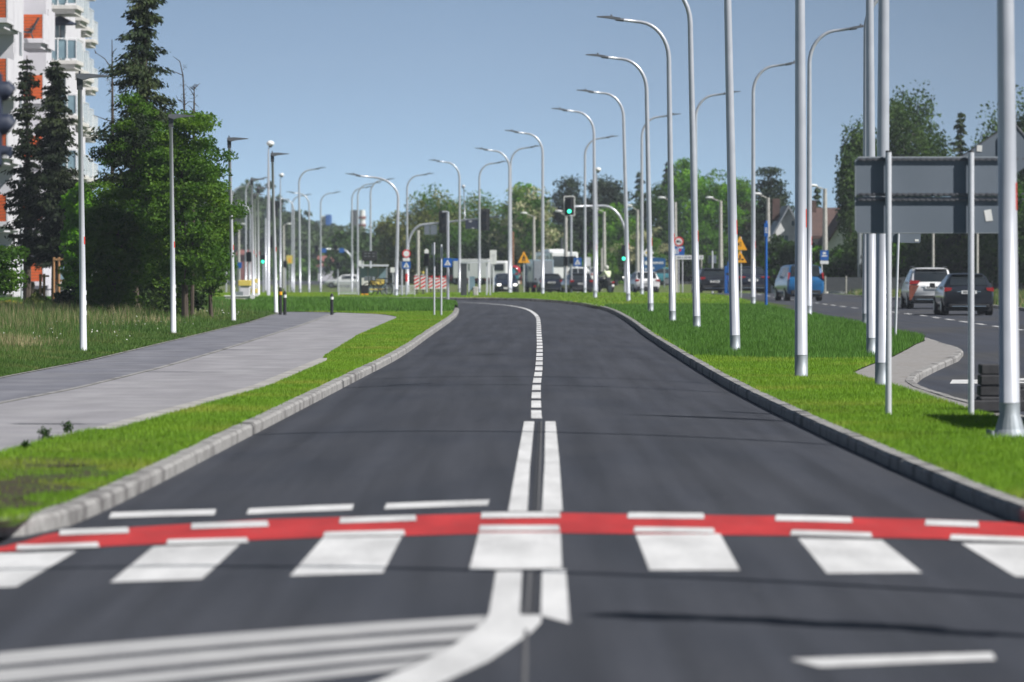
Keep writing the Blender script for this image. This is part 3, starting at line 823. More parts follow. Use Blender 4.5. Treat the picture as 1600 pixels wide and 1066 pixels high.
o = blades('wild_flowers', P, .035, .02 + 0 * P[:, 1], M['flower_white'], lean=.2); tag(o, 'tiny white flowers scattered through the unmown grass', 'flowers', kind='stuff')
n = 25000; y = rng.uniform(200, 275, n); x = xmr(y) + .3 + rng.uniform(0, 8, n); P = np.stack([x, y, 0 * y], 1)
o = blades('verge_grass', P, .35, sizes(P, 1.6), [M['blade_tall'], M['straw']], mi=(rng.uniform(0, 1, len(P)) < .3).astype(int)); tag(o, 'rough grass strip behind the far kerb of the right road', 'grass', kind='stuff')
# ------------------------------------------------------------ street lamps
def arm_lamp(px, d, H, side, label, group, lean_px=0.0, py_span=500.0, reach=1.45, z0=None, sticker=True, flange=False, rk=1.0, bend=1.15, x=None):
    """steel column that bends into one arm; side -1 arm to the left, +1 to the right"""
    x = X(px, d) if x is None else x
    z0 = float(zt(d)) if z0 is None else z0
    t = thing('arched_street_lamp', label, 'street lamp', (x, d, z0 - .02), lean=lean_px / py_span, group=group)
    n = 20 if d < 120 else (14 if d < 220 else 10)
    hb = H - bend
    path = [(0, 0, 0), (0, 0, H * .35), (0, 0, hb)]
    rad = [.100 * rk, .088 * rk, .068 * rk]
    a = reach * .62
    for k in range(1, 9):
        th = k / 8 * math.pi / 2 * .93
        path.append((side * a * (1 - math.cos(th)), 0, hb + (bend - .08) * math.sin(th)))
        rad.append((.066 - .018 * k / 8) * rk)
    path.append((side * reach, 0, H)); rad.append(.042 * rk)
    MB().tube(path, rad, n).build('pole', M['steel'], t, smooth=True)
    lx0, lx1 = side * (reach - .06), side * (reach + .62)
    lum = MB()
    lum.prism([(lx0, H - .03), (lx0, H + .045), ((lx0 + lx1) / 2, H + .085 + .02), (lx1, H + .10), (lx1, H + .075), ((lx0 + lx1) / 2, H + .03)], -.13, .13)
    lum.tube([(side * (reach - .16), 0, H - .022), (side * (reach + .08), 0, H + .01)], .05, 8)
    lum.tube([(side * (reach + .2), 0, H + .07), (side * (reach + .2), 0, H + .14)], .03, 6)
    lm = lum.build('luminaire', M['lamp_grey'], t)
    MB().tube([(0, 0, .0), (0, 0, .36), (0, 0, .37)], [.1012 * rk, .1006 * rk, .0995 * rk], n).build('foot_sleeve', M['galv_dull'], t, smooth=True)
    if sticker:
        r = .089 * rk; s = MB(); G = []
        for zz_ in (2.34, 2.62):
            G.append([((r + .004) * math.cos(an), (r + .004) * math.sin(an), zz_) for an in np.linspace(-.6, .6, 7)])
        s.grid(G).build('sticker', M['sticker_red'], t, smooth=True)
    if flange:
        f = MB(); f.box(-.27, .27, -.27, .27, .0, .03)
        vs = []
        f.tube([(0, 0, .03), (0, 0, .10), (0, 0, .26)], [.20, .15, .103], 20)
        for sx in (-1, 1):
            for sy in (-1, 1): f.tube([(sx * .2, sy * .2, .02), (sx * .2, sy * .2, .09)], .022, 8)
        f.build('base_flange', M['galv_dull'], t)
    else:
        MB().tube([(0, 0, 0), (0, 0, .04)], [.15 * rk, .13 * rk], 12).build('base_collar', M['kerb'], t)
    return t
gL = 'arched lamps in the median with arms over the near road'
gR = 'arched lamps in the median with arms over the right road'
arm_lamp(0, 27.5, 9.0, -1, 'arched lamp nearest the camera beyond the right edge', gL, x=5.3, flange=True)
arm_lamp(1578, 52.4, 9.2, -1, 'thickest pale steel lamp column with a bolted base flange beside the big grey sign', gL, lean_px=-7, py_span=683, flange=True, rk=1.06)
arm_lamp(1252, 79.1, 9.1, -1, 'thick pale lamp column with red sticker standing right of the bright blue van', gL, lean_px=-2, py_span=590)
arm_lamp(1149, 100, 9.1, -1, 'lamp column directly left of the orange warning triangles, its top out of the picture', gL, lean_px=-12, py_span=552)
arm_lamp(1089, 134.6, 9.25, -1, 'lamp column whose bend just touches the top edge of the picture', gL, lean_px=-11, py_span=500)
arm_lamp(1051, 148.5, 8.85, -1, 'arched lamp with the highest arm seen whole, its tip at the top of the sky', gL, lean_px=-6, py_span=420)
arm_lamp(1017, 175.6, 8.85, -1, 'arched lamp with left arm just below the highest one', gL, lean_px=-7, py_span=370)
arm_lamp(982, 228, 9.4, -1, 'arched lamp with left arm, third one down from the highest arm', gL, lean_px=-8, py_span=300)
arm_lamp(930, 250, 9.2, -1, 'arched lamp with left arm, standing right of the hanging green traffic light', gL, lean_px=-2, py_span=280)
arm_lamp(848, 277, 8.8, -1, 'arched lamp with left arm, standing in front of the blue grey truck', gL, sticker=False)
arm_lamp(796, 305, 8.6, -1, 'arched lamp with left arm, standing in front of the oncoming dark car', gL, sticker=False)
arm_lamp(718, 345, 8.95, -1, 'arched lamp with left arm, standing beside the dark bus shelter at the bend', gL, sticker=False)
arm_lamp(619, 262, 6.15, -1, 'arched lamp with long nearly level left arm above the bus stop', gL, reach=2.1, lean_px=4, py_span=190, sticker=False)
arm_lamp(483, 450, 8.9, -1, 'distant arched lamp with left arm beside the yellow warning sign', gL, sticker=False)
arm_lamp(459, 480, 8.9, -1, 'distant arched lamp with left arm behind the hanging traffic lights', gL, sticker=False)
arm_lamp(391, 560, 9.2, -1, 'faint distant arched lamp with left arm at the leafy tree edge', gL, sticker=False)
arm_lamp(1378, 73.1, 9.3, 1, 'thick lamp column passing behind the left half of the big grey sign', gR, lean_px=3, py_span=605)
arm_lamp(1362, 96.6, 9.6, 1, 'lamp column with round concrete base at the tip of the median, behind the big sign', gR, lean_px=-3, py_span=557)
arm_lamp(1353, 141, 9.35, 1, 'thin lamp column bending right at the top edge of the picture', gR, sticker=False)
arm_lamp(1264, 165.5, 9.35, 1, 'arched lamp with right arm, highest right arm seen whole', gR, lean_px=1)
arm_lamp(1177, 206, 9.75, 1, 'arched lamp with right arm, standing in front of the dark saloon', gR)
arm_lamp(1087, 236, 9.55, 1, 'arched lamp with right arm, its column hidden behind a nearer lamp', gR)
arm_lamp(1003, 272, 9.55, 1, 'arched lamp with right arm, standing in front of the white hatchback', gR, sticker=False)
arm_lamp(914, 317, 9.7, 1, 'arched lamp with right arm, standing in front of the grey estate car', gR, sticker=False)
arm_lamp(798, 345, 9.9, 1, 'arched lamp with right arm, back to back with a left arm lamp', gR, sticker=False)
arm_lamp(749, 370, 9.5, 1, 'arched lamp with right arm, left of the tall white billboard', gR, sticker=False)
arm_lamp(636, 390, 9.1, 1, 'arched lamp with right arm above the round red and white sign', gR, sticker=False)
arm_lamp(579, 430, 9.6, 1, 'arched lamp with right arm above the dark information display', gR, sticker=False)
arm_lamp(559, 445, 9.6, 1, 'arched lamp with right arm, right of the striped chimney', gR, sticker=False)
arm_lamp(550, 470, 9.8, 1, 'arched lamp with right arm, left of the striped chimney', gR, sticker=False)
arm_lamp(501, 500, 9.7, 1, 'distant arched lamp with right arm in the middle of the left lawn', gR, sticker=False)
arm_lamp(469, 385, 9.4, 1, 'arched lamp with right arm, tallest on the left side of the picture', gR, lean_px=-2, py_span=180, sticker=False)
arm_lamp(456, 520, 9.7, 1, 'distant arched lamp with right arm behind the traffic lights', gR, sticker=False)
arm_lamp(384, 430, 9.7, 1, 'arched lamp with right arm between the short lamps at the path', gR, sticker=False)
arm_lamp(362, 470, 9.9, 1, 'arched lamp with right arm behind the third short path lamp', gR, sticker=False)

def short_lamp(px, d, H, label, lean_px, span):
    t = thing('path_lamp', label, 'street lamp', (X(px, d), d, float(zt(d)) - .02), lean=lean_px / span, group='short lamps along the cycle path')
    MB().tube([(0, 0, 0), (0, 0, 1.6), (0, 0, H - .22)], [.07, .062, .042], 16).build('pole', M['galv'], t, smooth=True)
    b = MB(); b.prism([(-.055, H - .30), (.055, H - .30), (.06, H - .08), (.10, H), (-.05, H + .01), (-.06, H - .05)], -.05, .05)
    b.tube([(0, 0, H), (0, 0, H + .07)], .02, 6)
    b.build('bracket', M['dark_metal'], t)
    MB().prism([(-.06, H - .06), (-.05, H + .01), (.16, H + .015), (.58, H - .03), (.58, H - .045), (.20, H - .075), (.06, H - .11)], -.11, .11).build('luminaire', M['lamp_grey'], t)
    s = MB(); G = [[(.063 * math.cos(a), .063 * math.sin(a), z) for a in np.linspace(-.8, .8, 6)] for z in (2.15, 2.3)]
    s.grid(G).build('sticker', M['sticker_red'], t, smooth=True)
    MB().tube([(0, 0, 0), (0, 0, .05)], [.10, .09], 10).build('base_collar', M['kerb'], t)
    hb = MB()
    for zc in (.75, .95, 1.15):
        hb.box(.055, .075, -.02, .02, zc, zc + .09)
    hb.build('peeling_tape', M['sticker_white'], t)
    return t
short_lamp(130.5, 101, 5.5, 'tallest looking short lamp with flat head in front of the dark conifers', -6, 435)
short_lamp(271, 126, 5.42, 'short flat headed lamp in front of the big spruce', -4, 344)
short_lamp(365, 153, 5.5, 'short flat headed lamp at the right edge of the leafy trees', -7, 287)
short_lamp(431.5, 177, 5.55, 'short flat headed lamp beside the two dark bollards', -6, 250)
short_lamp(396, 235, 5.6, 'short flat headed lamp farther along, left of a thin pair', -3, 200)
short_lamp(404, 262, 5.6, 'short flat headed lamp beside the white wall end', -1, 180)
short_lamp(399, 297, 5.8, 'smallest short flat headed lamp at the white wall', -1, 160)

def camera_pole(px, d, top_py, label, head='ball'):
    z0 = float(zt(d)); H = Z(top_py, d) - z0
    t = thing('camera_pole', label, 'camera pole', (X(px, d), d, z0), group='thin poles with dome cameras')
    MB().tube([(0, 0, 0), (0, 0, H * .6), (0, 0, H - .2), (.06, 0, H)], [.09, .08, .035, .03], 10).build('pole', M['steel'], t, smooth=True)
    MB().ball((.10, 0, H + .12), .2, sz=(1, 1, .75)).build('camera_dome', M['sign_white'], t, smooth=True)
    MB().ball((.10, 0, H + .02), .11).build('lens', M['black'], t, smooth=True)
    return t
camera_pole(419.5, 262, 228, 'tall thin pole with white dome camera among the left lamps')
camera_pole(438, 400, 276, 'shorter thin pole with white dome camera right of the taller one')
camera_pole(932, 330, 268, 'thin pole with white dome camera behind the lamp by the green light')

def concrete_lamp(px, d, top_py, arm_px, arm_py, label):
    z0 = float(zt(d)); H = Z(top_py, d) - z0
    t = thing('concrete_lamp', label, 'street lamp', (X(px, d), d, z0), group='old concrete lamps behind the roads')
    p = MB(); p.tube([(0, 0, 0), (0, 0, H)], [.20, .11], 8); p.build('pole', M['concrete'], t)
    ax, az = (arm_px - px) / F * d, Z(arm_py, d) - z0
    MB().tube([(0, 0, H - .05), (ax * .8, 0, az - .02), (ax * .8, 0, az - .02)][:2], .035, 6).build('arm', M['concrete'], t)
    MB().ball((ax * .93, 0, az), .32, sz=(1, .5, .28), n=10, m=6).build('luminaire', M['sign_white'], t, smooth=True)
concrete_lamp(1126, 380, 314, 1107, 309, 'concrete lamp post left of the thick lamp column, bright green trees behind')
concrete_lamp(1200, 330, 309, 1181, 303, 'concrete lamp post right behind the blue post')
concrete_lamp(1289, 300, 295, 1268, 290, 'concrete lamp post carrying the blue bus stop sign')
concrete_lamp(1055, 400, 316, 1032, 309, 'concrete lamp post behind the round no lorries sign')
concrete_lamp(996, 420, 328, 981, 321, 'concrete lamp post behind the white flowering tree')
concrete_lamp(944, 430, 331, 928, 325, 'concrete lamp post behind the motorcyclist')
concrete_lamp(834, 440, 338, 817, 333, 'concrete lamp post left of the blue grey truck')
concrete_lamp(884, 400, 338, 872, 330, 'concrete lamp post right under the hanging green traffic light')
concrete_lamp(443, 560, 352, 452, 350, 'tiny distant lamp post with short level head left of the yellow sign')
concrete_lamp(373, 560, 352, 381, 350, 'tiny distant lamp post behind the leafy tree edge')

def plain_post(px, d, top_py, r, m, label, name='post', cat='post', group=None, base_py=None, lean=0):
    z0 = float(zt(d)); H = Z(top_py, d) - z0
    t = tag(MB().tube([(0, 0, 0), (0, 0, H - .01), (0, 0, H)], [r, r, r * .6], 10).build(name, M[m], loc=(X(px, d), d, z0)), label, cat, group)
    t.rotation_euler = (0, lean, 0)
    return t
plain_post(653, 470, 360, .16, 'concrete', 'grey concrete pole in front of the olive tree left of the signal mast', 'utility_pole', 'pole')
plain_post(892.5, 390, 336, .09, 'steel', 'white post directly under the hanging green traffic light')
plain_post(878, 430, 372, .09, 'dark_metal', 'thin dark post in front of the brown trees')
plain_post(801, 460, 362, .12, 'bark_red', 'reddish wooden pole right of the oncoming car', 'utility_pole', 'pole')
plain_post(1458, 275, 355, .07, 'concrete', 'thin pale post rising behind the white car roof', group='thin pale posts before the dark hedge')
plain_post(1527, 275, 355, .07, 'concrete', 'thin pale post rising behind the dark car roof', group='thin pale posts before the dark hedge')
plain_post(1343, 290, 340, .12, 'galv_dull', 'grey lattice post left of the median lamps in front of the hedge', 'utility_pole', 'pole')
plain_post(940, 410, 388, .07, 'concrete', 'short pale post beside the motorcyclist')
plain_post(1096, 400, 404, .05, 'concrete', 'short pale post left of the grey sign back')
plain_post(34, 205, 330, .05, 'galv', 'grey rain pipe like post before the white house wall')

# ------------------------------------------------------------ signs
def loc_px(px0, d):
    z0 = float(zt(d))
    return (lambda px: (px - px0) / F * d), (lambda py: Z(py, d) - z0), z0
def sign_post(px, d, top_py, label, r=.03, group=None, name='road_sign', cat='road sign', m='galv', lean=0):
    lx, lz, z0 = loc_px(px, d)
    t = thing(name, label, cat, (X(px, d), d, z0), group=group, lean=lean)
    MB().tube([(0, 0, 0), (0, 0, lz(top_py))], r, 10).build('post', M[m], t, smooth='auto')
    return t, lx, lz
def disc(mb, cx, cz, r, y0, y1, mi=0, n=24, sz=1):
    mb.prism([(cx + r * math.cos(2 * math.pi * k / n), cz + r * sz * math.sin(2 * math.pi * k / n)) for k in range(n)], y0, y1, mi)
def rrect(x0, x1, z0, z1, r):
    pts = []
    for (cx_, cz_, a0) in ((x1 - r, z1 - r, 0), (x0 + r, z1 - r, 90), (x0 + r, z0 + r, 180), (x1 - r, z0 + r, 270)):
        for k in range(5):
            a = R(a0 + 22.5 * k)
            pts.append((cx_ + r * math.cos(a), cz_ + r * math.sin(a)))
    return pts
def offset_poly(pts, k):
    cx_ = sum(p[0] for p in pts) / len(pts); cz_ = sum(p[1] for p in pts) / len(pts)
    return [(cx_ + (p[0] - cx_) * k, cz_ + (p[1] - cz_) * k) for p in pts]

# big sign seen from behind
d = 60.0
lx, lz, z0 = loc_px(1388, d)
t = thing('large_road_sign', 'big rectangular grey back of a road sign on two steel posts at the right', 'road sign', (X(1388, d), d, 0))
x0, x1 = lx(1337), lx(1574)
w_ = MB(); w_.prism(rrect(x0, x1, lz(364), lz(307.5), .05), .045, .060); w_.prism(rrect(x0, x1, lz(306.8), lz(246), .05), .045, .060)
w_.build('sign_panel', M['sign_back'], t)
e = MB()
e.tube([(x0, .0525, lz(360)), (x0, .0525, lz(250))], .010, 6); e.tube([(x0 + .03, .0525, lz(246)), (x1, .0525, lz(246))], .009, 6); e.tube([(x0 + .03, .0525, lz(364)), (x1, .0525, lz(364))], .009, 6)
e.build('panel_edge', M['galv_dull'], t)
for pyr in (249.5, 304, 312.5):
    r_ = MB(); zc = lz(pyr); r_.box(lx(1342), x1 - .03, .018, .0445, zc - .014, zc + .014)
    for k in range(30):
        xx_ = lx(1345) + k * .07
        r_.box(xx_, xx_ + .025, .012, .018, zc - .004, zc + .020)
    r_.build('mounting_rail', M['rail_dark'], t)
for pxp in (1388, 1517):
    p = MB().tube([(lx(pxp), -.022, -.05), (lx(pxp), -.022, lz(238))], .036, 18).build('post', M['galv'], t, smooth='auto')
    MB().tube([(lx(pxp), -.022, lz(238)), (lx(pxp), -.022, lz(235.5))], [.038, .034], 16).build('cap', M['black'], p)
s = MB(); s.prism([(lx(1538), lz(329)), (lx(1549), lz(327)), (lx(1552), lz(345)), (lx(1541), lz(346))], .040, .0445); s.build('sticker', M['sticker_white'], t)
# tilted square sign back rising behind it
d = 62.5
t, lx, lz = sign_post(1572, d, 205, 'grey back of a tilted square road sign rising above the big rectangular one')
q = [(lx(1499), lz(247)), (lx(1583), lz(191)), (lx(1628), lz(243)), (lx(1544), lz(302))]
MB().prism(q, .035, .05).build('sign_panel', M['sign_back'], t)
e = MB(); e.tube([(a[0], .04, a[1]) for a in (q[1], q[2])], .016, 6); e.tube([(a[0], .04, a[1]) for a in (q[0], q[1])], .009, 6); e.build('panel_edge', M['rail_dark'], t)
MB().prism([(lx(1527), lz(227)), (lx(1535), lz(227.5)), (lx(1534.5), lz(237)), (lx(1526.5), lz(236.5))], .029, .0345).build('sticker', M['sticker_white'], t)
# small sign back lower down
t, lx, lz = sign_post(1399, 119, 362, 'small grey sign back on a leaning thin post under the big sign', r=.03, lean=.03)
MB().prism(rrect(lx(1388), lx(1434), lz(379), lz(354), .05), .035, .05).build('sign_panel', M['sign_back'], t)
MB().prism([(lx(1425), lz(373)), (lx(1431), lz(373)), (lx(1431), lz(376.5)), (lx(1425), lz(376.5))], .028, .034).build('sticker', M['sticker_white'], t)
# narrow paired posts left of the road
t, lx, lz = sign_post(678.5, 168, 379, 'left of two thin steel posts carrying a plate seen edge on', group='thin posts carrying plates seen edge on')
MB().box(-.075, -.06, -.25, .25, lz(399), lz(381)).build('sign_panel', M['sign_back'], t)
t, lx, lz = sign_post(689.5, 168, 382, 'right of two thin steel posts carrying a plate seen edge on', group='thin posts carrying plates seen edge on')
MB().box(.03, .045, -.25, .25, lz(403), lz(385)).build('sign_panel', M['sign_back'], t)

def pictogram_cross(mb, cx_, cz_, s, y0, y1, mi):
    """white triangle with a small walker"""
    mb.prism([(cx_ - s, cz_ - s * .8), (cx_ + s, cz_ - s * .8), (cx_, cz_ + s * .95)], y0, y1, mi)
    mb.box(cx_ - s * .12, cx_ + s * .1, y0 - .003, y1 - .003, cz_ - s * .35, cz_ + s * .25, 2)
    mb.box(cx_ - s * .35, cx_ - s * .12, y0 - .003, y1 - .003, cz_ - s * .6, cz_ - s * .3, 2)
    mb.box(cx_ + s * .1, cx_ + s * .3, y0 - .003, y1 - .003, cz_ - s * .6, cz_ - s * .3, 2)
def crossing_sign(t, lx, lz, x0, x1, y0, y1, plate='crossing_plate'):
    p = MB(); p.prism(rrect(lx(x0), lx(x1), lz(y1), lz(y0), .04), -.06, -.045, 0)
    cx_, cz_ = (lx(x0) + lx(x1)) / 2, (lz(y0) + lz(y1)) / 2
    pictogram_cross(p, cx_, cz_, (lx(x1) - lx(x0)) * .36, -.064, -.06, 1)
    p.build(plate, [M['sign_blue'], M['sign_white'], M['black']], t)
# round no entry type sign above pedestrian crossing sign
t, lx, lz = sign_post(635, 262, 389, 'round white sign with red ring above a blue pedestrian crossing sign on a striped post', m='steel', r=.06)
p = MB(); disc(p, 0, lz(396.5), lx(641.5), -.085, -.07, 0); disc(p, 0, lz(396.5), lx(639.6), -.09, -.085, 1); p.build('round_plate', [M['sign_red'], M['sign_white']], t)
MB().box(lx(629.5), lx(640.5), -.085, -.07, lz(408), lz(403.5)).build('small_plate', M['sign_white'], t)
crossing_sign(t, lx, lz, 628.5, 641.5, 408.5, 420)
MB().tube([(0, 0, lz(440)), (0, 0, lz(428))], .065, 12).build('red_band', M['sign_red'], t)
# pole with crossing sign beside the bend
t, lx, lz = sign_post(700, 232, 331, 'tall steel post with blue pedestrian crossing sign at the left kerb of the bend', m='steel', r=.06)
MB().tube([(0, 0, lz(331)), (lx(691), 0, lz(331))], .035, 8).build('bracket', M['steel'], t)
crossing_sign(t, lx, lz, 692.5, 706.5, 403.5, 417.5)
MB().prism(rrect(lx(707), lx(716), lz(408), lz(404), .01), .0, .015).build('arrow_plate', M['sign_blue'], t)
# crossing sign on the right
t, lx, lz = sign_post(903, 385, 405, 'blue pedestrian crossing sign below the hanging green traffic light')
crossing_sign(t, lx, lz, 896, 909, 403, 416)
# orange triangles
def tri_sign(t, lx, lz, cx_, py0, py1, hw, pict):
    p = MB()
    p.prism([(lx(cx_ - hw), lz(py1)), (lx(cx_ + hw), lz(py1)), (lx(cx_), lz(py0))], -.06, -.045, 1)
    g = hw * .82; dy = (py1 - py0)
    p.prism([(lx(cx_ - g), lz(py1 - dy * .07)), (lx(cx_ + g), lz(py1 - dy * .07)), (lx(cx_), lz(py0 + dy * .14))], -.064, -.06, 0)
    for (a, b, c, e) in pict:
        p.prism([(lx(cx_ + a * hw), lz(py1 - dy * c)), (lx(cx_ + b * hw), lz(py1 - dy * c)), (lx(cx_ + b * hw), lz(py1 - dy * e)), (lx(cx_ + a * hw), lz(py1 - dy * e))], -.068, -.064, 2)
    p.build('triangle_plate', [M['sign_orange'], M['sign_orange'], M['black']], t)
t, lx, lz = sign_post(819, 300, 394, 'orange triangular pedestrian warning sign between the oncoming car and the truck', group=None)
tri_sign(t, lx, lz, 818.5, 392.5, 411, 9.5, [(-.10, .12, .35, .6), (-.04, .08, .62, .7), (-.28, -.08, .15, .36), (.08, .26, .15, .36), (-.25, -.1, .4, .5), (.12, .27, .4, .5)])
t, lx, lz = sign_post(1158, 250, 370, 'two orange triangular warning signs, one above the other, beside a thick lamp column')
tri_sign(t, lx, lz, 1156, 369, 391, 11.5, [(-.12, -.04, .25, .6), (.1, .18, .25, .6), (-.3, -.12, .35, .5)])
tri_sign(t, lx, lz, 1156, 391.5, 410.5, 11, [(-.35, .05, .22, .34), (-.1, .12, .34, .62), (.2, .55, .2, .32)])
t, lx, lz = sign_post(452, 470, 399, 'yellow square warning sign with a triangle far behind the bollards')
MB().prism(rrect(lx(447.5), lx(457.5), lz(412), lz(399), .06), -.06, -.045).build('square_plate', M['sign_yellow'], t)
MB().prism([(lx(449.5), lz(410)), (lx(455.5), lz(410)), (lx(452.5), lz(402))], -.064, -.06).build('triangle_plate', M['sign_orange'], t)
# no lorries sign with lane plates
t, lx, lz = sign_post(1060.5, 330, 370, 'round red ringed no lorries sign above a blue lane sign and a long white plate')
p = MB(); disc(p, 0, lz(377.5), lx(1068), -.085, -.07, 0); disc(p, 0, lz(377.5), lx(1065.8), -.09, -.085, 1)
p.box(lx(1057), lx(1061), -.094, -.09, lz(379.5), lz(376), 2); p.box(lx(1061.5), lx(1064), -.094, -.09, lz(379.5), lz(377), 2); p.box(lx(1058), lx(1063), -.094, -.09, lz(375.5), lz(375), 2)
p.build('round_plate', [M['sign_red'], M['sign_white'], M['black']], t)
p = MB(); p.prism(rrect(lx(1053), lx(1069.5), lz(399), lz(385), .03), -.06, -.045, 0)
p.box(lx(1054.5), lx(1057), -.064, -.06, lz(397), lz(389), 1); p.box(lx(1058.5), lx(1060), -.064, -.06, lz(397), lz(386.5), 1); p.box(lx(1060.8), lx(1064.5), -.064, -.06, lz(393), lz(389), 2); p.box(lx(1061), lx(1067), -.064, -.06, lz(388), lz(386), 1)
p.build('lane_plate', [M['sign_blue'], M['sign_white'], M['sign_red']], t)
p = MB(); p.prism(rrect(lx(1055), lx(1099), lz(405.5), lz(399), .03), -.06, -.045, 0)
for k, (a, b) in enumerate([(1058, 1064), (1065.5, 1067), (1069, 1074), (1075, 1080), (1094, 1097)]):
    p.box(lx(a), lx(b), -.064, -.06, lz(403.7), lz(401), 1)
p.build('long_plate', [M['sign_white'], M['galv_dull']], t)
plain_post(1066.5, 330, 406, .035, 'galv', 'thin post under the long white plate')
# sign back on post
t, lx, lz = sign_post(1113, 310, 392, 'square grey sign back on a thin post left of the concrete lamp', r=.05)
MB().prism(rrect(lx(1107), lx(1119.5), lz(411.5), lz(399), .04), .055, .07).build('sign_panel', M['sign_back'], t)
# priority road diamond
t, lx, lz = sign_post(1013, 330, 388, 'white and yellow diamond priority sign beside the blue banner')
p = MB(); c_ = lz(395)
p.prism([(lx(1004), c_), (0, lz(404)), (lx(1022), c_), (0, lz(386))], -.06, -.045, 0)
p.prism([(lx(1008), c_), (0, lz(400)), (lx(1018), c_), (0, lz(390))], -.064, -.06, 1)
p.build('diamond_plate', [M['sign_white'], M['sign_yellow']], t)
# blue banners (lettering too blurred to read: short white strokes)
t = thing('advertising_banner', 'blue advertising banner with a white word, behind the lamps above the white hatchback', 'banner', (X(1022, 415), 415, float(zt(415))))
lx, lz, z0 = loc_px(1022, 415)
b = MB(); b.prism([(lx(1006), lz(432)), (lx(1006), lz(401)), (lx(1040), lz(404)), (lx(1040), lz(416)), (lx(1026), lz(423))], -.05, .05)
b.build('panel', M['banner'], t)
w_ = MB(); w_.prism(rrect(lx(1007.5), lx(1012), lz(414), lz(408), .1), -.058, -.051)
for k in range(8):
    a = 1013 + k * 3.0; w_.box(lx(a), lx(a + 2.1), -.058, -.051, lz(412.5 - (k % 3) * .2), lz(409 + (k % 2) * .4))
w_.box(lx(1017), lx(1023), -.058, -.051, lz(402.8), lz(401.8))
for k in range(5):
    a = 1008 + k * 3.0; w_.box(lx(a), lx(a + 2.0), -.058, -.051, lz(422.5 - k * .5), lz(419.5 - k * .5))
w_.build('lettering', M['sign_white'], t)
for a in (1007, 1038): MB().tube([(lx(a), .1, 0), (lx(a), .1, lz(405))], .05, 6).build('post', M['galv_dull'], t)
# slim blue post and blue bus stop sign
t, lx, lz = sign_post(1197, 197, 345, 'slim bright blue post with narrow blue plate at the kerb of the right road', r=.055, m='sign_blue', name='blue_post', cat='post')
MB().box(-.075, .075, -.07, -.055, lz(370), lz(349)).build('narrow_plate', M['sign_blue'], t)
p = MB()
for k in range(4): p.box(-.05, .05, -.076, -.071, lz(357 + k * 2.3), lz(356 + k * 2.3))
p.build('pictogram', M['sign_white'], t)
t, lx, lz = sign_post(1284, 285, 392, 'blue bus stop sign with white plate in front of a concrete lamp', r=.04)
MB().prism(rrect(lx(1281.5), lx(1294.5), lz(407), lz(391.5), .03), -.06, -.045).build('blue_plate', M['sign_blue'], t)
p = MB(); p.prism(rrect(lx(1285.5), lx(1290.5), lz(397.5), lz(394), .02), -.066, -.061); p.box(lx(1284), lx(1292), -.066, -.061, lz(401), lz(399)); p.build('pictogram', M['sign_white'], t)
MB().prism(rrect(lx(1281.5), lx(1294.5), lz(412.5), lz(407.6), .02), -.06, -.045).build('white_plate', M['sign_white'], t)
t = thing('blue_bin', 'pair of small bright blue upright panels left of the thick lamp column', 'panel', (X(1137, 300), 300, float(zt(300))))
lx, lz, z0 = loc_px(1137, 300)
for a, b, c in ((1132, 1136, 416), (1136.6, 1142, 409)): MB().box(lx(a), lx(b), -.1, .1, 0, lz(c), ch=.02).build('panel', M['sign_blue'], t)
# little information signs around the left junction
def small_sign(px, d, y0, y1, x0, x1, m, label, base=True):
    t, lx, lz = sign_post(px, d, y0 + 1, label, r=.05, m='steel')
    MB().prism(rrect(lx(x0), lx(x1), lz(y1), lz(y0), .03), -.08, -.06).build('sign_panel', M[m], t)
small_sign(374, 330, 410, 419, 370, 378, 'sign_blue', 'small blue sign right of the leafy tree edge')
small_sign(353.5, 300, 395, 411, 351, 357, 'sign_blue', 'narrow blue sign peeping out of the leaves')
small_sign(567, 300, 407, 417, 561, 568.5, 'sign_white', 'small white plate on the bus stop post')
small_sign(614, 330, 418, 426, 610, 617, 'sign_white', 'tiny white diamond like plate between bus stop and round sign')
small_sign(628, 262, 408, 419, 624.5, 628, 'sign_back', 'narrow grey sign edge left of the round red and white sign')
small_sign(922, 385, 402, 416, 916, 922, 'sign_white', 'small white plate right of the crossing sign')

# ------------------------------------------------------------ traffic signals
def head(t, cx_, z_lo, z_hi, w=.34, front=True, lit=None, board=False, y=-.1, white_edge=False):
    m = M['black']; h = z_hi - z_lo
    if board:
        b = MB(); b.prism(rrect(cx_ - w * .98, cx_ + w * .98, z_lo - .12, z_hi + .12, .04), y - .02, y, 0); bo = b.build('backboard', M['black'], t)
        if white_edge:
            e = MB(); pts = [(p[0], y - .025, p[1]) for p in rrect(cx_ - w * .98, cx_ + w * .98, z_lo - .12, z_hi + .12, .04)]
            e.tube(pts + [pts[0]], .032, 6); e.build('white_border', M['sign_white'], t)
    hd = MB().box(cx_ - w / 2, cx_ + w / 2, y - .16, y + (.12 if not board else -.021), z_lo, z_hi, ch=.03).build('signal_housing', m, t)
    for k in range(3):
        zc = z_hi - h * (k + .5) / 3
        g = M['green_on'] if (lit == k) else M['navy']
        l = MB(); disc(l, cx_, zc, w * .36, y - .175, y - .161, n=16); l.build('lens', g, hd)
        v = MB(); G = []
        for yy_ in (y - .16, y - .30):
            G.append([(cx_ + w * .42 * math.cos(a), yy_, zc + w * .42 * math.sin(a)) for a in np.linspace(-.2, math.pi + .2, 10)])
        v.grid(G).build('visor', m, hd)
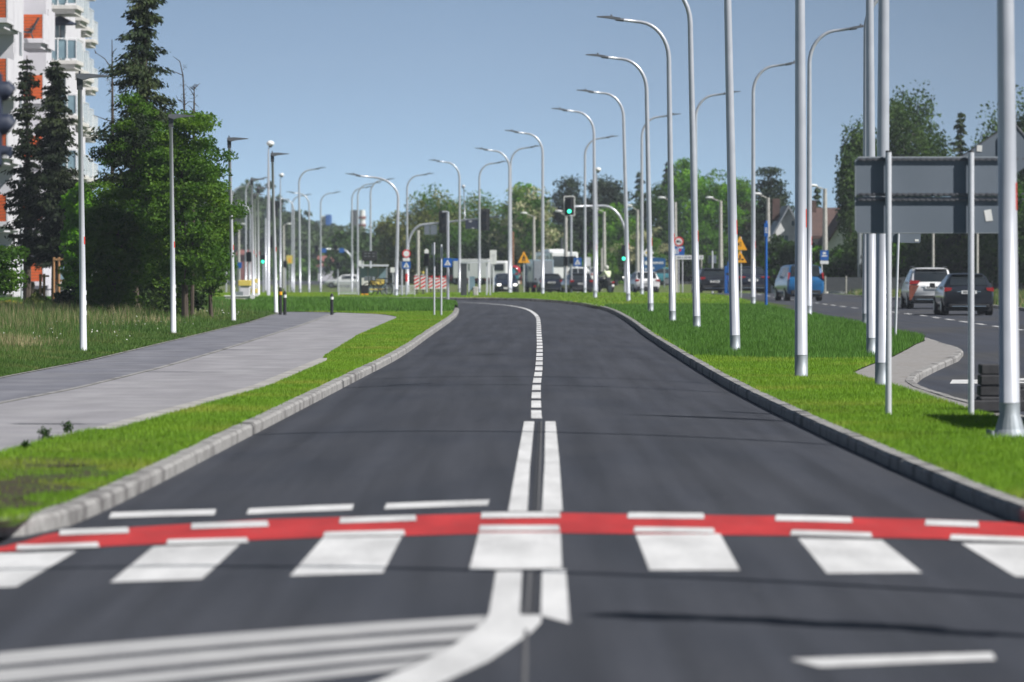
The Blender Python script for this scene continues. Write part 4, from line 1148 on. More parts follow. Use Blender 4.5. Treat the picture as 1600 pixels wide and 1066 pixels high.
def mast(px, d, H_py, tip_px, tip_py, label, knee=.9):
    lx, lz, z0 = loc_px(px, d)
    t = thing('signal_mast', label, 'traffic light', (X(px, d), d, z0))
    s = 1 if tip_px > px else -1
    H = lz(H_py); a = knee
    path = [(0, 0, 0), (0, 0, H - a * 1.5)]
    for k in range(1, 7):
        th = k / 6 * math.pi / 2
        path.append((s * a * (1 - math.cos(th)), 0, H - a * 1.5 + a * 1.5 * math.sin(th)))
    path.append((lx(tip_px), 0, lz(tip_py)))
    MB().tube(path, [.12, .10] + [.095] * 6 + [.06], 12).build('mast_arm', M['steel'], t, smooth=True)
    return t, lx, lz
t, lx, lz = mast(637, 400, 351, 781, 338.5, 'signal mast with long arm reaching right over the road, dark signal heads on it', knee=1.3)
head(t, lx(693.5), lz(362), lz(332), w=.4, board=True)
head(t, lx(757.5), lz(358), lz(329), w=.4, board=True)
for a, b in ((663, 671.5), (672.5, 683)):
    p = MB(); p.prism(rrect(lx(a), lx(b), lz(367), lz(352), .03), -.12, -.10, 0)
    for k in range(3): p.box(lx(a + 1.5), lx(b - 1.5), -.125, -.12, lz(356.6 + k * 3.6), lz(356 + k * 3.6), 1)
    p.build('panel', [M['sign_back'], M['galv_dull']], t)
p = MB(); p.prism(rrect(lx(727), lx(752), lz(358), lz(344), .03), -.12, -.10, 0); p.box(lx(733), lx(737), -.125, -.12, lz(347), lz(345.5), 1); p.box(lx(737), lx(741), -.125, -.12, lz(357), lz(356), 1)
p.build('hanging_sign', [M['navy'], M['sign_white']], t)
for a in (698.5, 757): MB().tube([(lx(a), -.02, lz(330)), (lx(a), -.02, lz(357))], .05, 8).build('bracket', M['steel'], t)
p = MB(); p.tube([(lx(726.5), 0, lz(343)), (lx(724.5), 0, lz(294))], .035, 6); p.ball((lx(724), 0, lz(291.5)), .15, n=8, m=6); p.build('camera_stalk', M['steel'], t, smooth=True)
t, lx, lz = mast(977.5, 350, 322, 884, 323, 'signal mast with arm reaching left carrying the big green light', knee=1.5)
head(t, lx(889.5), lz(334.5), lz(310), w=.36, board=True, lit=2, white_edge=True)
head(t, lx(974.5), lz(408.5), lz(383), w=.32, lit=2)
def post_signal(px, d, y0, y1, label, lit=None, side=0, white_top=False):
    t, lx, lz = sign_post(px, d, y0, label, r=.06, m='steel', name='traffic_signal', cat='traffic light')
    head(t, side * .22, lz(y1), lz(y0), w=.32, lit=lit)
    if white_top:
        p = MB(); p.prism([(lx(px - 3.2), lz(y0 + .5)), (lx(px + 3.2), lz(y0 + .5)), (lx(px + 3.2), lz(y0 - 5)), (lx(px), lz(y0 - 7.5)), (lx(px - 3.2), lz(y0 - 5))], -.1, .0); p.build('white_plate', M['sign_white'], t)
post_signal(666.5, 290, 396, 416, 'black traffic signal with white house shaped plate on top, left of the thin posts', white_top=True)
post_signal(884, 370, 401, 416, 'dark signal on a post under the hanging green light, left one of two')
post_signal(893, 372, 401, 412, 'dark signal on a post under the hanging green light, right one of two')
post_signal(428, 340, 370, 388, 'black traffic signal seen behind the fourth short lamp', side=-1)
post_signal(411, 400, 399, 411, 'dark green lit traffic signal between the lamps on the left', lit=2)
post_signal(446, 430, 408, 418, 'tiny black traffic signal left of the yellow sign')
post_signal(528, 470, 410, 420, 'small black traffic signal in front of the red roofed house')
post_signal(389, 300, 394, 409, 'dark grey traffic signal behind the white wall end')
t, lx, lz = mast(415, 520, 318, 445, 319, 'far signal mast on the left with black heads against the sky', knee=.8)
head(t, lx(423), lz(336), lz(314), w=.5); head(t, lx(430.5), lz(338), lz(315), w=.5); head(t, lx(437), lz(326), lz(315), w=.4)
t, lx, lz = mast(551, 560, 390, 494, 388.5, 'far signal mast spanning the road before the red roofed house', knee=1.2)
head(t, lx(495), lz(394), lz(384), w=.45); head(t, lx(524.5), lz(390), lz(384), w=.45)
for a, b in ((502, 510), (530, 538)):
    MB().prism(rrect(lx(a), lx(b), lz(395), lz(388), .02), -.14, -.12).build('blue_panel', M['sign_blue'], t)
# dark blurred signal at the very left edge, close to the camera
d = 46
lx, lz, z0 = loc_px(-14, d)
t = thing('traffic_signal', 'dark blue blurred traffic signal cut off by the left edge of the picture', 'traffic light', (X(-14, d), d, 0))
MB().tube([(-.12, .1, 0), (-.12, .1, lz(90))], .055, 12).build('post', M['galv'], t, smooth='auto')
hd = MB().box(lx(-60), lx(2), -.06, .16, lz(262), lz(112), ch=.04).build('signal_housing', M['navy'], t)
for k, (a, b) in enumerate(((127, 160), (178, 214), (226, 252))):
    v = MB()
    cz_ = (lz(a) + lz(b)) / 2; rr = (lz(a) - lz(b)) / 2
    v.tube([(lx(-2), .05, cz_), (lx(10), .05, cz_ + .01), (lx(17 if k < 2 else 8), .05, cz_ - .02)], [rr, rr * .98, rr * .75], 18)
    v.build('visor', M['navy'], hd, smooth='auto')
# ------------------------------------------------------------ vehicles (local: rear at y=0, front towards +y)
def ring(st):
    y, zl, zb, zt_, w, wr = st
    return [(0, y, zl), (.78 * w, y, zl), (.95 * w, y, zl + .10), (w, y, zl + .26), (w * 1.0, y, (zl + zb) / 2 + .10), (w * .965, y, zb), (wr, y, zt_ - .06 if zt_ - zb > .2 else zt_ - .02),
            (wr * .86, y, zt_), (wr * .45, y, zt_ + .02), (0, y, zt_ + .025)]
def car(name, label, cat, px, d, rz, P, paintm, group='cars on the roads', lit=False, orange=False, z=None, x=None):
    """P: dict of proportions. rz=0: seen from behind (driving away)"""
    L, W, H = P['L'], P['W'] / 2, P['H']
    zb, zl = P.get('belt', .62 * H), P.get('clear', .28)
    z0 = (mz(0, d) if z is None else z)
    t = thing(name, label, cat, (X(px, d) if x is None else x, d, z0), rz, group)
    kind = P.get('kind', 'hatch')
    wr = W * P.get('tuck', .76)
    if kind == 'hatch':
        S = [(-.02, zl + .14, zb * .88, zb * .90, W * .90, W * .80), (0.06, zl + .04, zb * .97, zb * .985, W * .965, W * .86), (.16, zl, zb, zb + .05, W * .985, W * .84), (.30, zl, zb, zb + (H - zb) * .62, W, (W * .84 + wr) / 2),
             (.52, zl, zb, H - .03, W, wr), (1.0, zl, zb, H, W, wr), (L * .40, zl, zb, H, W, wr), (L * .52, zl, zb - .01, H - .05, W, wr * .99), (L * .70, zl, zb - .04, zb + .06, W, W * .80),
             (L * .80, zl, zb - .08, zb, W * .99, W * .78), (L * .93, zl, zb - .18, zb - .10, W * .95, W * .72), (L, zl + .1, zb - .34, zb - .26, W * .82, W * .62)]
        rw = (2, 4); sw = [(4, 5), (5, 6), (6, 7)]; ws = (7, 8)
    elif kind == 'saloon':
        S = [(-.02, zl + .14, zb * .88, zb * .90, W * .90, W * .80), (0.06, zl + .04, zb * .99, zb * 1.01, W * .96, W * .84), (.45, zl, zb, zb + .06, W * .99, W * .80), (.85, zl, zb, zb + (H - zb) * .6, W, W * .78),
             (1.3, zl, zb, H - .03, W, wr), (1.7, zl, zb, H, W, wr), (L * .45, zl, zb, H, W, wr), (L * .54, zl, zb - .01, H - .05, W, wr * .99), (L * .70, zl, zb - .04, zb + .05, W, W * .80),
             (L * .80, zl, zb - .08, zb, W * .99, W * .78), (L * .93, zl, zb - .18, zb - .10, W * .95, W * .72), (L, zl + .1, zb - .34, zb - .26, W * .82, W * .62)]
        rw = (2, 4); sw = [(4, 5), (5, 6), (6, 7)]; ws = (7, 8)
    else:   # van: blunt rear
        S = [(-.02, zl + .14, zb * .9, zb * .92, W * .90, W * .84), (.05, zl + .02, zb, zb + .02, W * .97, W * .90), (.08, zl, zb, zb + .06, W, W * .90), (.16, zl, zb, zb + (H - zb) * .8, W, (W * .9 + wr) / 2),
             (.26, zl, zb, H - .02, W, wr), (.8, zl, zb, H, W, wr), (L * .5, zl, zb, H, W, wr), (L * .66, zl, zb - .01, H - .04, W, wr * .99), (L * .80, zl, zb - .04, zb + .06, W, W * .82),
             (L * .87, zl, zb - .1, zb, W * .99, W * .78), (L * .95, zl, zb - .2, zb - .12, W * .95, W * .72), (L, zl + .1, zb - .34, zb - .26, W * .84, W * .62)]
        rw = (2, 4); sw = [(4, 5), (5, 6), (6, 7)]; ws = (7, 8)
    Rg = [ring(s) for s in S]
    G = [list(reversed([(-p[0], p[1], p[2]) for p in r[1:]])) + [] + r[:0] + [] for r in Rg]
    full = []
    for r in Rg:
        full.append([(p[0], p[1], p[2]) for p in r] + [(-p[0], p[1], p[2]) for p in reversed(r[1:-1])])
    mb = MB(); n = len(full[0])
    vs = [p for r in full for p in r]
    fs = [(i * n + j, (i + 1) * n + j, (i + 1) * n + (j + 1) % n, i * n + (j + 1) % n) for i in range(len(full) - 1) for j in range(n)]
    fs += [tuple(range(n)), tuple(reversed([(len(full) - 1) * n + k for k in range(n)]))]
    mb.add(vs, fs)
    body = mb.build('body', paintm, t, smooth='auto')
    def pt(i, j): return Vector(Rg[i][j])
    def lerp(a, b, u): return a + (b - a) * u
    def panel(a, b, c, e, off, mirror=False, ins=.0):
        """quad a,b,c,e pushed out by off, thickness inward"""
        ctr = (a + b + c + e) / 4
        q = [lerp(v, ctr, ins) for v in (a, b, c, e)]
        nn = (q[1] - q[0]).cross(q[3] - q[0]).normalized()
        if nn.dot(ctr - Vector((0, L * .45, H * .5))) < 0: nn = -nn
        o = [v + nn * off for v in q]; i_ = [v - nn * .03 for v in q]
        return [tuple(v) for v in o + i_], [(0, 1, 2, 3), (0, 4, 5, 1), (1, 5, 6, 2), (2, 6, 7, 3), (3, 7, 4, 0)]
    # rear window spans mirrored width, between two stations
    a1, a2 = lerp(pt(rw[0], 7), pt(rw[1], 7), .08), lerp(pt(rw[0], 7), pt(rw[1], 7), .90)
    mw = MB()
    mid = pt(3, 7)
    def mir(v): return Vector((-v.x, v.y, v.z))
    lo = lerp(pt(2, 7), pt(3, 7), .05); md = mid; hi_ = lerp(pt(3, 7), pt(4, 7), .88)
    for (p, q) in ((lo, md), (md, hi_)):
        p2, q2 = Vector((p.x * 1.02, p.y, p.z)), Vector((q.x * 1.02, q.y, q.z))
        v, f = panel(mir(p2), p2, q2, mir(q2), .034); mw.add(v, f)
    mw.build('rear_window', M['car_glass'], t)
    p, q = lerp(pt(ws[0], 7), pt(ws[1], 7), .06), lerp(pt(ws[0], 7), pt(ws[1], 7), .94)
    mw = MB(); v, f = panel(mir(p), p, q, mir(q), .034); mw.add(v, f); mw.build('windscreen', M['car_glass'], t)
    for s in (1, -1):
        mw = MB()
        for (i, j) in sw:
            a, b = lerp(pt(i, 5), pt(i, 6), .10), lerp(pt(i, 5), pt(i, 6), .92)
            c, e = lerp(pt(j, 5), pt(j, 6), .92), lerp(pt(j, 5), pt(j, 6), .10)
            if s < 0: a, b, c, e = mir(a), mir(b), mir(c), mir(e)
            v, f = panel(a, b, c, e, .008, ins=.0 if L > 3 else .0)
            mw.add(v, f)
        mw.build('side_window', M['car_glass'], t)
        # mirrors
        MB().box(s * (W + .03) - .0 if s > 0 else -(W + .22), (W + .22) if s > 0 else -(W + .03), L * .655, L * .655 + .1, zb + .0, zb + .15, ch=.03).build('mirror', P.get('trim', M['black']), t)
        # lamps
        zt1 = P.get('tail_z', zb * .86)
        th = P.get('tail_h', .16)
        w0, w1 = (W * P.get('tail_in', .62), W * .975)
        tl = MB(); x0_, x1_ = (s * w0, s * w1) if s > 0 else (s * w1, s * w0)
        tl.prism([(s * w1, zt1), (s * w1 * .985, zt1 + th), (s * w0, zt1 + th * .92), (s * (w0 + .05), zt1 + th * .25)], -.05, .22)
        tl.build('tail_lamp', M['tail'], t)
        hx0, hx1 = (s * W * .50, s * W * .83) if s > 0 else (s * W * .83, s * W * .50)
        hz = zb - .30
        MB().box(hx0, hx1, L - .14, L + .02, hz - .06, hz + .09, ch=.03).build('headlamp', M['head_on'] if lit else M['chrome'], t)
        for (yy_, rr_) in ((P.get('rw', L * .19), P.get('wheel', .33)), (L * .80, P.get('wheel', .33))):
            wl = MB().tube([(s * (W - .25), yy_, rr_ + 0), (s * (W - .21), yy_, rr_), (s * (W - .015), yy_, rr_), (s * (W + .012), yy_, rr_)], [rr_ * .92, rr_, rr_, rr_ * .9], 20).build('wheel', M['tyre'], t, smooth='auto')
            MB().tube([(s * (W + .0), yy_, rr_), (s * (W + .02), yy_, rr_)], rr_ * .6, 14).build('rim', M['rim'], wl)
    # bumpers, plate, trim
    MB().box(-W * .80, W * .80, -.055, .14, zl + .02, zl + .02 + P.get('skirt', .2), ch=.03).build('lower_bumper', M['black'], t)
    MB().box(-W * .66, W * .66, -.062, 0, zl + .05, zl + .08).build('bumper_strip', M['chrome'], t)
    pz = P.get('plate_z', zb * .74)
    MB().box(-.27, .27, -.062, 0, pz - .058, pz + .058).build('rear_plate', M['plate'], t)
    ct = MB(); 
    for k in range(6): ct.box(-.20 + k * .068 + (.02 if k > 1 else 0), -.155 + k * .068 + (.02 if k > 1 else 0), -.066, -.0621, pz - .035, pz + .035)
    ct.build('plate_marks', M['black'], t)
    MB().box(-.26, .26, L - .02, L + .035, zl + .10, zl + .21).build('front_plate', M['plate'], t)
    MB().box(-W * .45, W * .45, L - .08, L + .01, zl + .24, zb - .36, ch=.02).build('grille', M['black'], t)
    MB().box(-.42, .42, -.03, .07, zb * .845, zb * .872).build('boot_trim', P.get('boot', M['chrome']), t)
    if P.get('rails'):
        for s in (1, -1):
            MB().tube([(s * wr * .93, .6, H - .03), (s * wr * .93, .75, H + .055), (s * wr * .93, L * .5, H + .055), (s * wr * .93, L * .54, H - .03)], .022, 6).build('roof_rail', M['black'], t)
    if P.get('spoiler', True):
        MB().box(-wr * .85, wr * .85, .30 if kind != 'saloon' else 1.1, .62 if kind != 'saloon' else 1.35, H - .045, H - .01, ch=.01).build('roof_spoiler', paintm, t)
    MB().box(-W * .9, W * .9, .25, L - .3, zl - .10, zl + .03).build('underbody', M['black'], t)
    if orange:
        MB().prism([(-W * .985, zl + .04), (-W * .90, zl + .04), (-W * .56, zt1 - .03), (-W * .985, zt1 - .02)], -.035, .10).build('flared_decal', M['decal'], t)
    return t
SUV = dict(L=4.5, W=1.84, H=1.64, belt=1.02, clear=.32, kind='hatch', tuck=.77, rails=True, wheel=.34, tail_z=.98, tail_h=.17, tail_in=.52, plate_z=.86)
CRO = dict(L=4.4, W=1.80, H=1.47, belt=.98, clear=.26, kind='hatch', tuck=.70, wheel=.33, tail_z=.84, tail_h=.15, tail_in=.66, plate_z=.82, skirt=.12)
HATCH = dict(L=4.1, W=1.76, H=1.47, belt=.94, clear=.26, kind='hatch', tuck=.76)
EST = dict(L=4.6, W=1.80, H=1.46, belt=.94, clear=.24, kind='hatch', tuck=.76, rails=True)
SALOON = dict(L=4.8, W=1.86, H=1.46, belt=.98, clear=.24, kind='saloon', tuck=.72, tail_in=.45, tail_h=.10)
VAN = dict(L=4.5, W=1.80, H=1.72, belt=1.10, clear=.30, kind='van', tuck=.82, wheel=.33, tail_z=1.0, tail_h=.38, tail_in=.84, plate_z=.98)
car('suv', 'white SUV with faded orange decal at its left rear corner on the right road', 'car', 1456, 205, R(.5), SUV, M['car_white'], orange=True)
car('crossover_car', 'dark graphite crossover nearest on the right road, partly behind the thick lamp column', 'car', 1514, 180.5, R(.5), CRO, M['car_graphite'])
car('van', 'bright blue high roofed van behind the thick lamp column', 'van', 1259, 246, R(6), VAN, M['car_blue'])
car('saloon_car', 'dark navy saloon behind a lamp and beside the slim blue post', 'car', 1177, 284, R(4), SALOON, M['car_navy'])
car('estate_car', 'dark grey estate car right of the long white sign plate', 'car', 1117, 303, R(5), EST, M['car_graphite'])
car('hatchback', 'white hatchback seen from behind two thin lamp columns', 'car', 1012, 350, R(9), HATCH, M['car_white'], x=X(1012, 350))
car('estate_car', 'silver grey estate car with bright roof behind the pole under the crossing sign', 'car', 909, 372, R(9), EST, M['car_graphite'])
car('suv', 'dark blue SUV in front of the blue grey truck', 'car', 862, 384, R(3), CRO, M['car_navy'])
car('oncoming_car', 'dark teal car driving towards the camera with both headlamps shining', 'car', 788, 380, R(183), HATCH, M['car_navy'], lit=True)
zf = lambda d: float(zt(d)) + .03
car('parked_car', 'red car half hidden between the blue SUV and the white bus', 'car', 887, 430, R(70), HATCH, M['car_red'], z=-.19, group='parked cars in the background')
car('parked_car', 'teal car roof behind the oncoming dark car', 'car', 811, 440, R(80), HATCH, M['car_teal'], z=-.19, group='parked cars in the background')
car('parked_car', 'dark red car just left of the oncoming dark car', 'car', 772, 430, R(60), HATCH, M['car_red'], z=-.19, group='parked cars in the background')
car('parked_car', 'white car behind the grey estate car', 'car', 930, 425, R(68), HATCH, M['car_white'], z=-.19, group='parked cars in the background')
car('parked_car', 'pale blue car with lit front behind the lane sign post', 'car', 1052, 420, R(105), HATCH, M['car_teal'], z=-.19, group='parked cars in the background', lit=True)
car('parked_car', 'blue car with white roof in front of the bushes left of the blue van', 'car', 1214, 350, R(95), HATCH, M['car_navy'], z=zf(350), group='parked cars in the background')
car('parked_car', 'white car on the far road behind the railing on the left', 'car', 566, 560, R(80), HATCH, M['car_white'], z=zf(560), group='parked cars in the background')

# trucks and bus
def boxy(name, label, cat, px, d, rz, parts, z=None, group=None):
    t = thing(name, label, cat, (X(px, d), d, zf(d) if z is None else z), rz, group)
    for nm, mt, bxs in parts:
        m = MB()
        for b in bxs: m.box(*b[:6], ch=b[6] if len(b) > 6 else 0)
        m.build(nm, M[mt], t)
    return t
def wheels(t, xs, ys_, r):
    for s in (-1, 1):
        for yy_ in ys_:
            MB().tube([(s * (xs - .28), yy_, r), (s * xs, yy_, r)], r, 16).build('wheel', M['tyre'], t)
t = boxy('truck', 'tall blue grey box truck seen from behind, left of the white bus', 'truck', 849, 395, R(6), [
    ('cargo_box', 'car_grey', [(-.8, .8, 0, 5, .85, 2.6, .04)]), ('rear_door', 'galv_dull', [(-.72, -.01, -.03, 0, .95, 2.5), (.01, .72, -.03, 0, .95, 2.5)]),
    ('cab', 'car_grey', [(-.95, .95, 5.1, 6.6, .45, 2.2, .12)]), ('bumper', 'black', [(-.78, .78, -.05, .1, .42, .62)]), ('tail_lamp', 'tail', [(-.75, -.6, -.07, -.05, .48, .6), (.6, .75, -.07, -.05, .48, .6)]),
    ('chassis', 'black', [(-.6, .6, .1, 6.2, .4, .84)]), ('mirror', 'black', [(-1.22, -1.02, 5.2, 5.3, 1.7, 2.1)])])
wheels(t, .78, (1.2, 5.8), .4)
t = boxy('white_bus', 'white bus with a dark rear window behind the dark blue SUV', 'bus', 882, 425, R(14), [
    ('body', 'car_white', [(-1.2, 1.2, 0, 5.2, .4, 2.75, .15)]), ('side_window', 'car_glass', [(1.21, 1.24, .8, 4.7, 1.5, 2.45), (-1.24, -1.21, .8, 4.7, 1.5, 2.45)]),
    ('rear_window', 'car_glass', [(-1.0, 1.0, -.03, 0, 1.5, 2.4)]), ('roof_unit', 'car_white', [(-.8, .8, 2.2, 4.6, 2.75, 2.98, .06)]), ('bonnet', 'car_white', [(-1.0, 1.0, 5.2, 6.6, .4, 1.5, .2)])], z=-.19)
wheels(t, 1.2, (1, 4.6), .42)
t = boxy('white_bus', 'long white lorry with sloping front behind the dark bus shelter', 'truck', 752, 430, R(80), [
    ('cargo_box', 'car_white', [(-1.2, 1.2, -.9, 2.2, .55, 2.15, .06)]), ('cab', 'car_white', [(-1.0, 1.0, -2.5, -.95, .45, 2.0, .25)]), ('windscreen', 'car_glass', [(-.85, .85, -2.54, -2.5, 1.15, 1.8)]),
    ('side_window', 'car_glass', [(-1.03, -1.0, -2.1, -1.3, 1.2, 1.75), (1.0, 1.03, -2.1, -1.3, 1.2, 1.75)])], z=-.19)
t.name = 'lorry'; wheels(t, 1.1, (-1.7, 1.6), .42)
t = thing('red_dome', 'small round red kiosk roof right of the white lorry', 'kiosk', (X(804, 445), 445, -.2))
MB().ball((0, 0, 1.15), .55, sz=(1, 1, .9)).build('dome', M['car_red'], t, smooth=True); MB().tube([(0, 0, 0), (0, 0, 1.1)], .5, 12).build('wall', M['sign_white'], t)

# person on a motorcycle (seen obliquely from behind)
def skinned(name, joints, edges, radii, m, parent, sub=2):
    me = bpy.data.meshes.new(name)
    me.from_pydata(joints, edges, []); me.update()
    o = bpy.data.objects.new(name, me); col.objects.link(o)
    o.modifiers.new('skin', 'SKIN')
    for i, r in enumerate(radii):
        sv = me.skin_vertices[0].data[i]; sv.radius = (r, r); sv.use_root = (i == 0)
    s = o.modifiers.new('sub', 'SUBSURF'); s.levels = sub; s.render_levels = sub
    me.materials.append(m)
    for p in me.polygons: p.use_smooth = True
    if parent: o.parent = parent
    return o
dM = 335
t = thing('motorcycle', 'black motorcycle with panniers and windscreen left of the white hatchback', 'motorcycle', (X(958, dM), dM, float(zt(dM)) + .02), R(35))
for yy_ in (.32, 1.75):
    w_ = MB()
    pts = [(0, yy_ + .30 * math.cos(a), .33 + .30 * math.sin(a)) for a in np.linspace(0, 2 * math.pi, 21)]
    w_.tube(pts, .065, 8, cap=False); wo = w_.build('wheel', M['tyre'], t, smooth=True)
    MB().tube([(-.03, yy_, .33), (.03, yy_, .33)], .23, 14).build('rim', M['rim'], wo)
MB().box(-.16, .16, .55, 1.25, .32, .72, ch=.08).build('engine', M['dark_metal'], t)
m_ = MB(); m_.prism_x([(.15, .80), (.70, .76), (.85, .88), (1.30, .98), (1.45, .85), (1.25, .66), (.5, .62), (.1, .70)], -.14, .14); m_.build('tank_and_seat', M['black'], t)
MB().box(-.26, .26, 1.45, 1.75, .75, 1.12, ch=.08).build('fairing', M['navy'], t)
MB().prism_x([(1.58, 1.08), (1.42, 1.42), (1.44, 1.43), (1.64, 1.10)], -.2, .2).build('windscreen', M['car_glass'], t)
MB().tube([(-.38, 1.3, 1.08), (-.1, 1.45, 1.02), (.1, 1.45, 1.02), (.38, 1.3, 1.08)], .018, 8).build('handlebar', M['black'], t)
for s in (-1, 1):
    MB().tube([(s * .09, 1.5, .95), (s * .09, 1.75, .33)], .03, 8).build('fork', M['chrome'], t)
    MB().box(min(s * .18, s * .42), max(s * .18, s * .42), .0, .45, .50, .86, ch=.05).build('pannier', M['black'], t)
    MB().box(min(s * .40, s * .5), max(s * .40, s * .5), 1.36, 1.4, 1.22, 1.32, ch=.01).build('mirror', M['black'], t)
MB().tube([(.15, .1, .36), (.16, .8, .34)], .05, 8).build('exhaust', M['chrome'], t)
MB().box(-.1, .1, -.02, .03, .68, .76).build('tail_lamp', M['tail'], t)
MB().box(-.09, .09, .0, .02, .42, .58).build('plate', M['plate'], t)
pr = thing('person', 'motorcyclist in pale jacket and white helmet sitting on the black motorcycle', 'person', (X(958, dM), dM, float(zt(dM)) + .02), R(35))
J = [(0, .58, .92), (0, .60, 1.12), (0, .66, 1.34), (0, .68, 1.46), (0, .70, 1.56), (0, .72, 1.66),
     (.19, .68, 1.40), (.27, .86, 1.18), (.33, 1.16, 1.10), (.35, 1.26, 1.09), (-.19, .68, 1.40), (-.27, .86, 1.18), (-.33, 1.16, 1.10), (-.35, 1.26, 1.09),
     (.12, .60, .88), (.25, 1.02, .74), (.24, .84, .36), (.24, .98, .28), (-.12, .60, .88), (-.25, 1.02, .74), (-.24, .84, .36), (-.24, .98, .28)]
E = [(0, 1), (1, 2), (2, 3), (3, 4), (4, 5), (2, 6), (6, 7), (7, 8), (8, 9), (2, 10), (10, 11), (11, 12), (12, 13), (0, 14), (14, 15), (15, 16), (16, 17), (0, 18), (18, 19), (19, 20), (20, 21)]
Rr_ = [.16, .15, .17, .07, .08, .09, .085, .06, .045, .04, .085, .06, .045, .04, .11, .08, .055, .045, .11, .08, .055, .045]
skinned('body', J, E, Rr_, M['dark_cloth'], pr)
skinned('jacket', [(0, .58, .98), (0, .60, 1.12), (0, .66, 1.34), (0, .68, 1.43), (.20, .68, 1.40), (.28, .86, 1.18), (.33, 1.12, 1.10), (-.20, .68, 1.40), (-.28, .86, 1.18), (-.33, 1.12, 1.10)],
        [(0, 1), (1, 2), (2, 3), (2, 4), (4, 5), (5, 6), (2, 7), (7, 8), (8, 9)], [.185, .175, .20, .09, .105, .08, .062, .105, .08, .062], M['hivis'], pr)
MB().ball((0, .72, 1.68), .145, n=18, m=12, sz=(.9, 1.05, 1.08)).build('helmet', M['car_cream'], pr, smooth=True)
MB().box(-.09, .09, .83, .875, 1.64, 1.73, ch=.02).build('visor', M['car_glass'], pr)
for s in (-1, 1):
    hnd = MB()
    for k in range(4):
        hnd.tube([(s * (.335 + k * .022), 1.27, 1.105), (s * (.335 + k * .022), 1.315 + .004 * (k % 2), 1.10), (s * (.335 + k * .022), 1.32, 1.07), (s * (.335 + k * .022), 1.29, 1.055)], .011, 6)
    hnd.tube([(s * .325, 1.25, 1.09), (s * .30, 1.28, 1.06), (s * .315, 1.30, 1.05)], .012, 6)
    hnd.build('glove', M['black'], pr, smooth=True)

# ------------------------------------------------------------ street furniture on the left
def bollard(px, d, label, top='hivis', h=.92):
    t = thing('bollard', label, 'bollard', (X(px, d), d, 0), group='dark bollards by the cycle path')
    MB().tube([(0, 0, 0), (0, 0, h * .78), (0, 0, h * .9), (0, 0, h)], [.055, .055, .06, .03], 12).build('post', M['black'], t, smooth='auto')
    MB().tube([(0, 0, h * .72), (0, 0, h * .84)], .0585, 12).build('band', M['sign_orange' if top == 'o' else 'sign_white'], t, smooth='auto')
bollard(438, 172, 'dark bollard with orange band nearest the fourth short lamp', 'o')
bollard(445, 171, 'dark bollard with white band beside the orange banded one', 'w', .8)
bollard(518.5, 171, 'dark bollard standing alone at the far end of the paving', 'w', .72)
def railing(px0, px1, d, top_py, label, name='railing', n=14, m='galv', base_py=None, group=None):
    lx, lz, z0 = loc_px(px0, d)
    t = thing(name, label, 'railing', (X(px0, d), d, z0), group=group)
    H = lz(top_py); W_ = lx(px1)
    f = MB(); f.tube([(0, 0, 0), (0, 0, H), (W_, 0, H), (W_, 0, 0)], .03, 6); f.tube([(0, 0, .12), (W_, 0, .12)], .02, 6); f.build('frame', M[m], t)
    b = MB()
    for k in range(1, n): b.box(W_ * k / n - .012, W_ * k / n + .012, -.012, .012, .12, H)
    b.build('bars', M[m], t)
railing(529, 560, 262, 440.5, 'pale steel pedestrian railing left of the bus stop', n=18)
railing(616, 648, 264, 447, 'pale steel railing right of the bus stop', n=16)
railing(596, 614, 268, 443, 'shorter grey railing behind the parked bicycles', n=8, m='galv_dull')
# bus stop shelter with seats and display
d = 266; lx, lz, z0 = loc_px(582, d)
t = thing('bus_shelter', 'glass bus shelter with pale roof on the left lawn', 'bus shelter', (X(582, d), d, 0))
MB().box(lx(560), lx(606), -.3, 1.2, lz(416.5), lz(413.5), ch=.01).build('roof', M['galv'], t)
for a, y_ in ((561, 1.05), (574, 1.05), (590, 1.05), (604, 1.05), (561, -.25), (604, -.25)):
    MB().box(lx(a) - .03, lx(a) + .03, y_, y_ + .06, 0, lz(416.5)).build('post', M['galv_dull'], t)
g = M['glass_rail']
for a, b in ((561.8, 573.2), (574.8, 589.2), (590.8, 603.2)): MB().box(lx(a), lx(b), 1.07, 1.085, .25, lz(419)).build('glass_pane', g, t)
for a, b in ((566, 575), (577, 590), (591, 600)): MB().box(lx(a), lx(b), .5, .95, .28, .36, ch=.01).build('seat', M['sign_yellow'], t)
p = MB(); p.prism(rrect(lx(577), lx(600), lz(445), lz(437), .03), 1.0, 1.05); p.build('timetable', M['sign_yellow'], t)
t = thing('ticket_machine', 'dark box with cream top and orange foot at the left end of the bus shelter', 'ticket machine', (X(570, 264), 264, 0))
lx, lz, z0 = loc_px(570, 264)
MB().box(lx(564), lx(576), -.2, .2, .12, lz(446), ch=.02).build('cabinet', M['black'], t)
MB().box(lx(565), lx(575), -.21, .21, lz(446), lz(434.5), ch=.02).build('screen_head', M['car_cream'], t)
MB().box(lx(564.5), lx(575.5), -.22, .22, 0, .12).build('foot', M['sign_orange'], t)
t, lx, lz = sign_post(566, 285, 405, 'dark information display board above the bus shelter', r=.05, name='display_board', cat='display')
MB().box(lx(566) - .02, lx(589), -.12, .1, lz(408), lz(392.5), ch=.03).build('housing', M['black'], t)
p = MB()
for k, y_ in enumerate((396.5, 401)):
    for a in (569.5, 575, 582):
        p.box(lx(a), lx(a + 3.5), -.128, -.121, lz(y_), lz(y_ - .8))
p.build('lettering', M['galv_dull'], t)
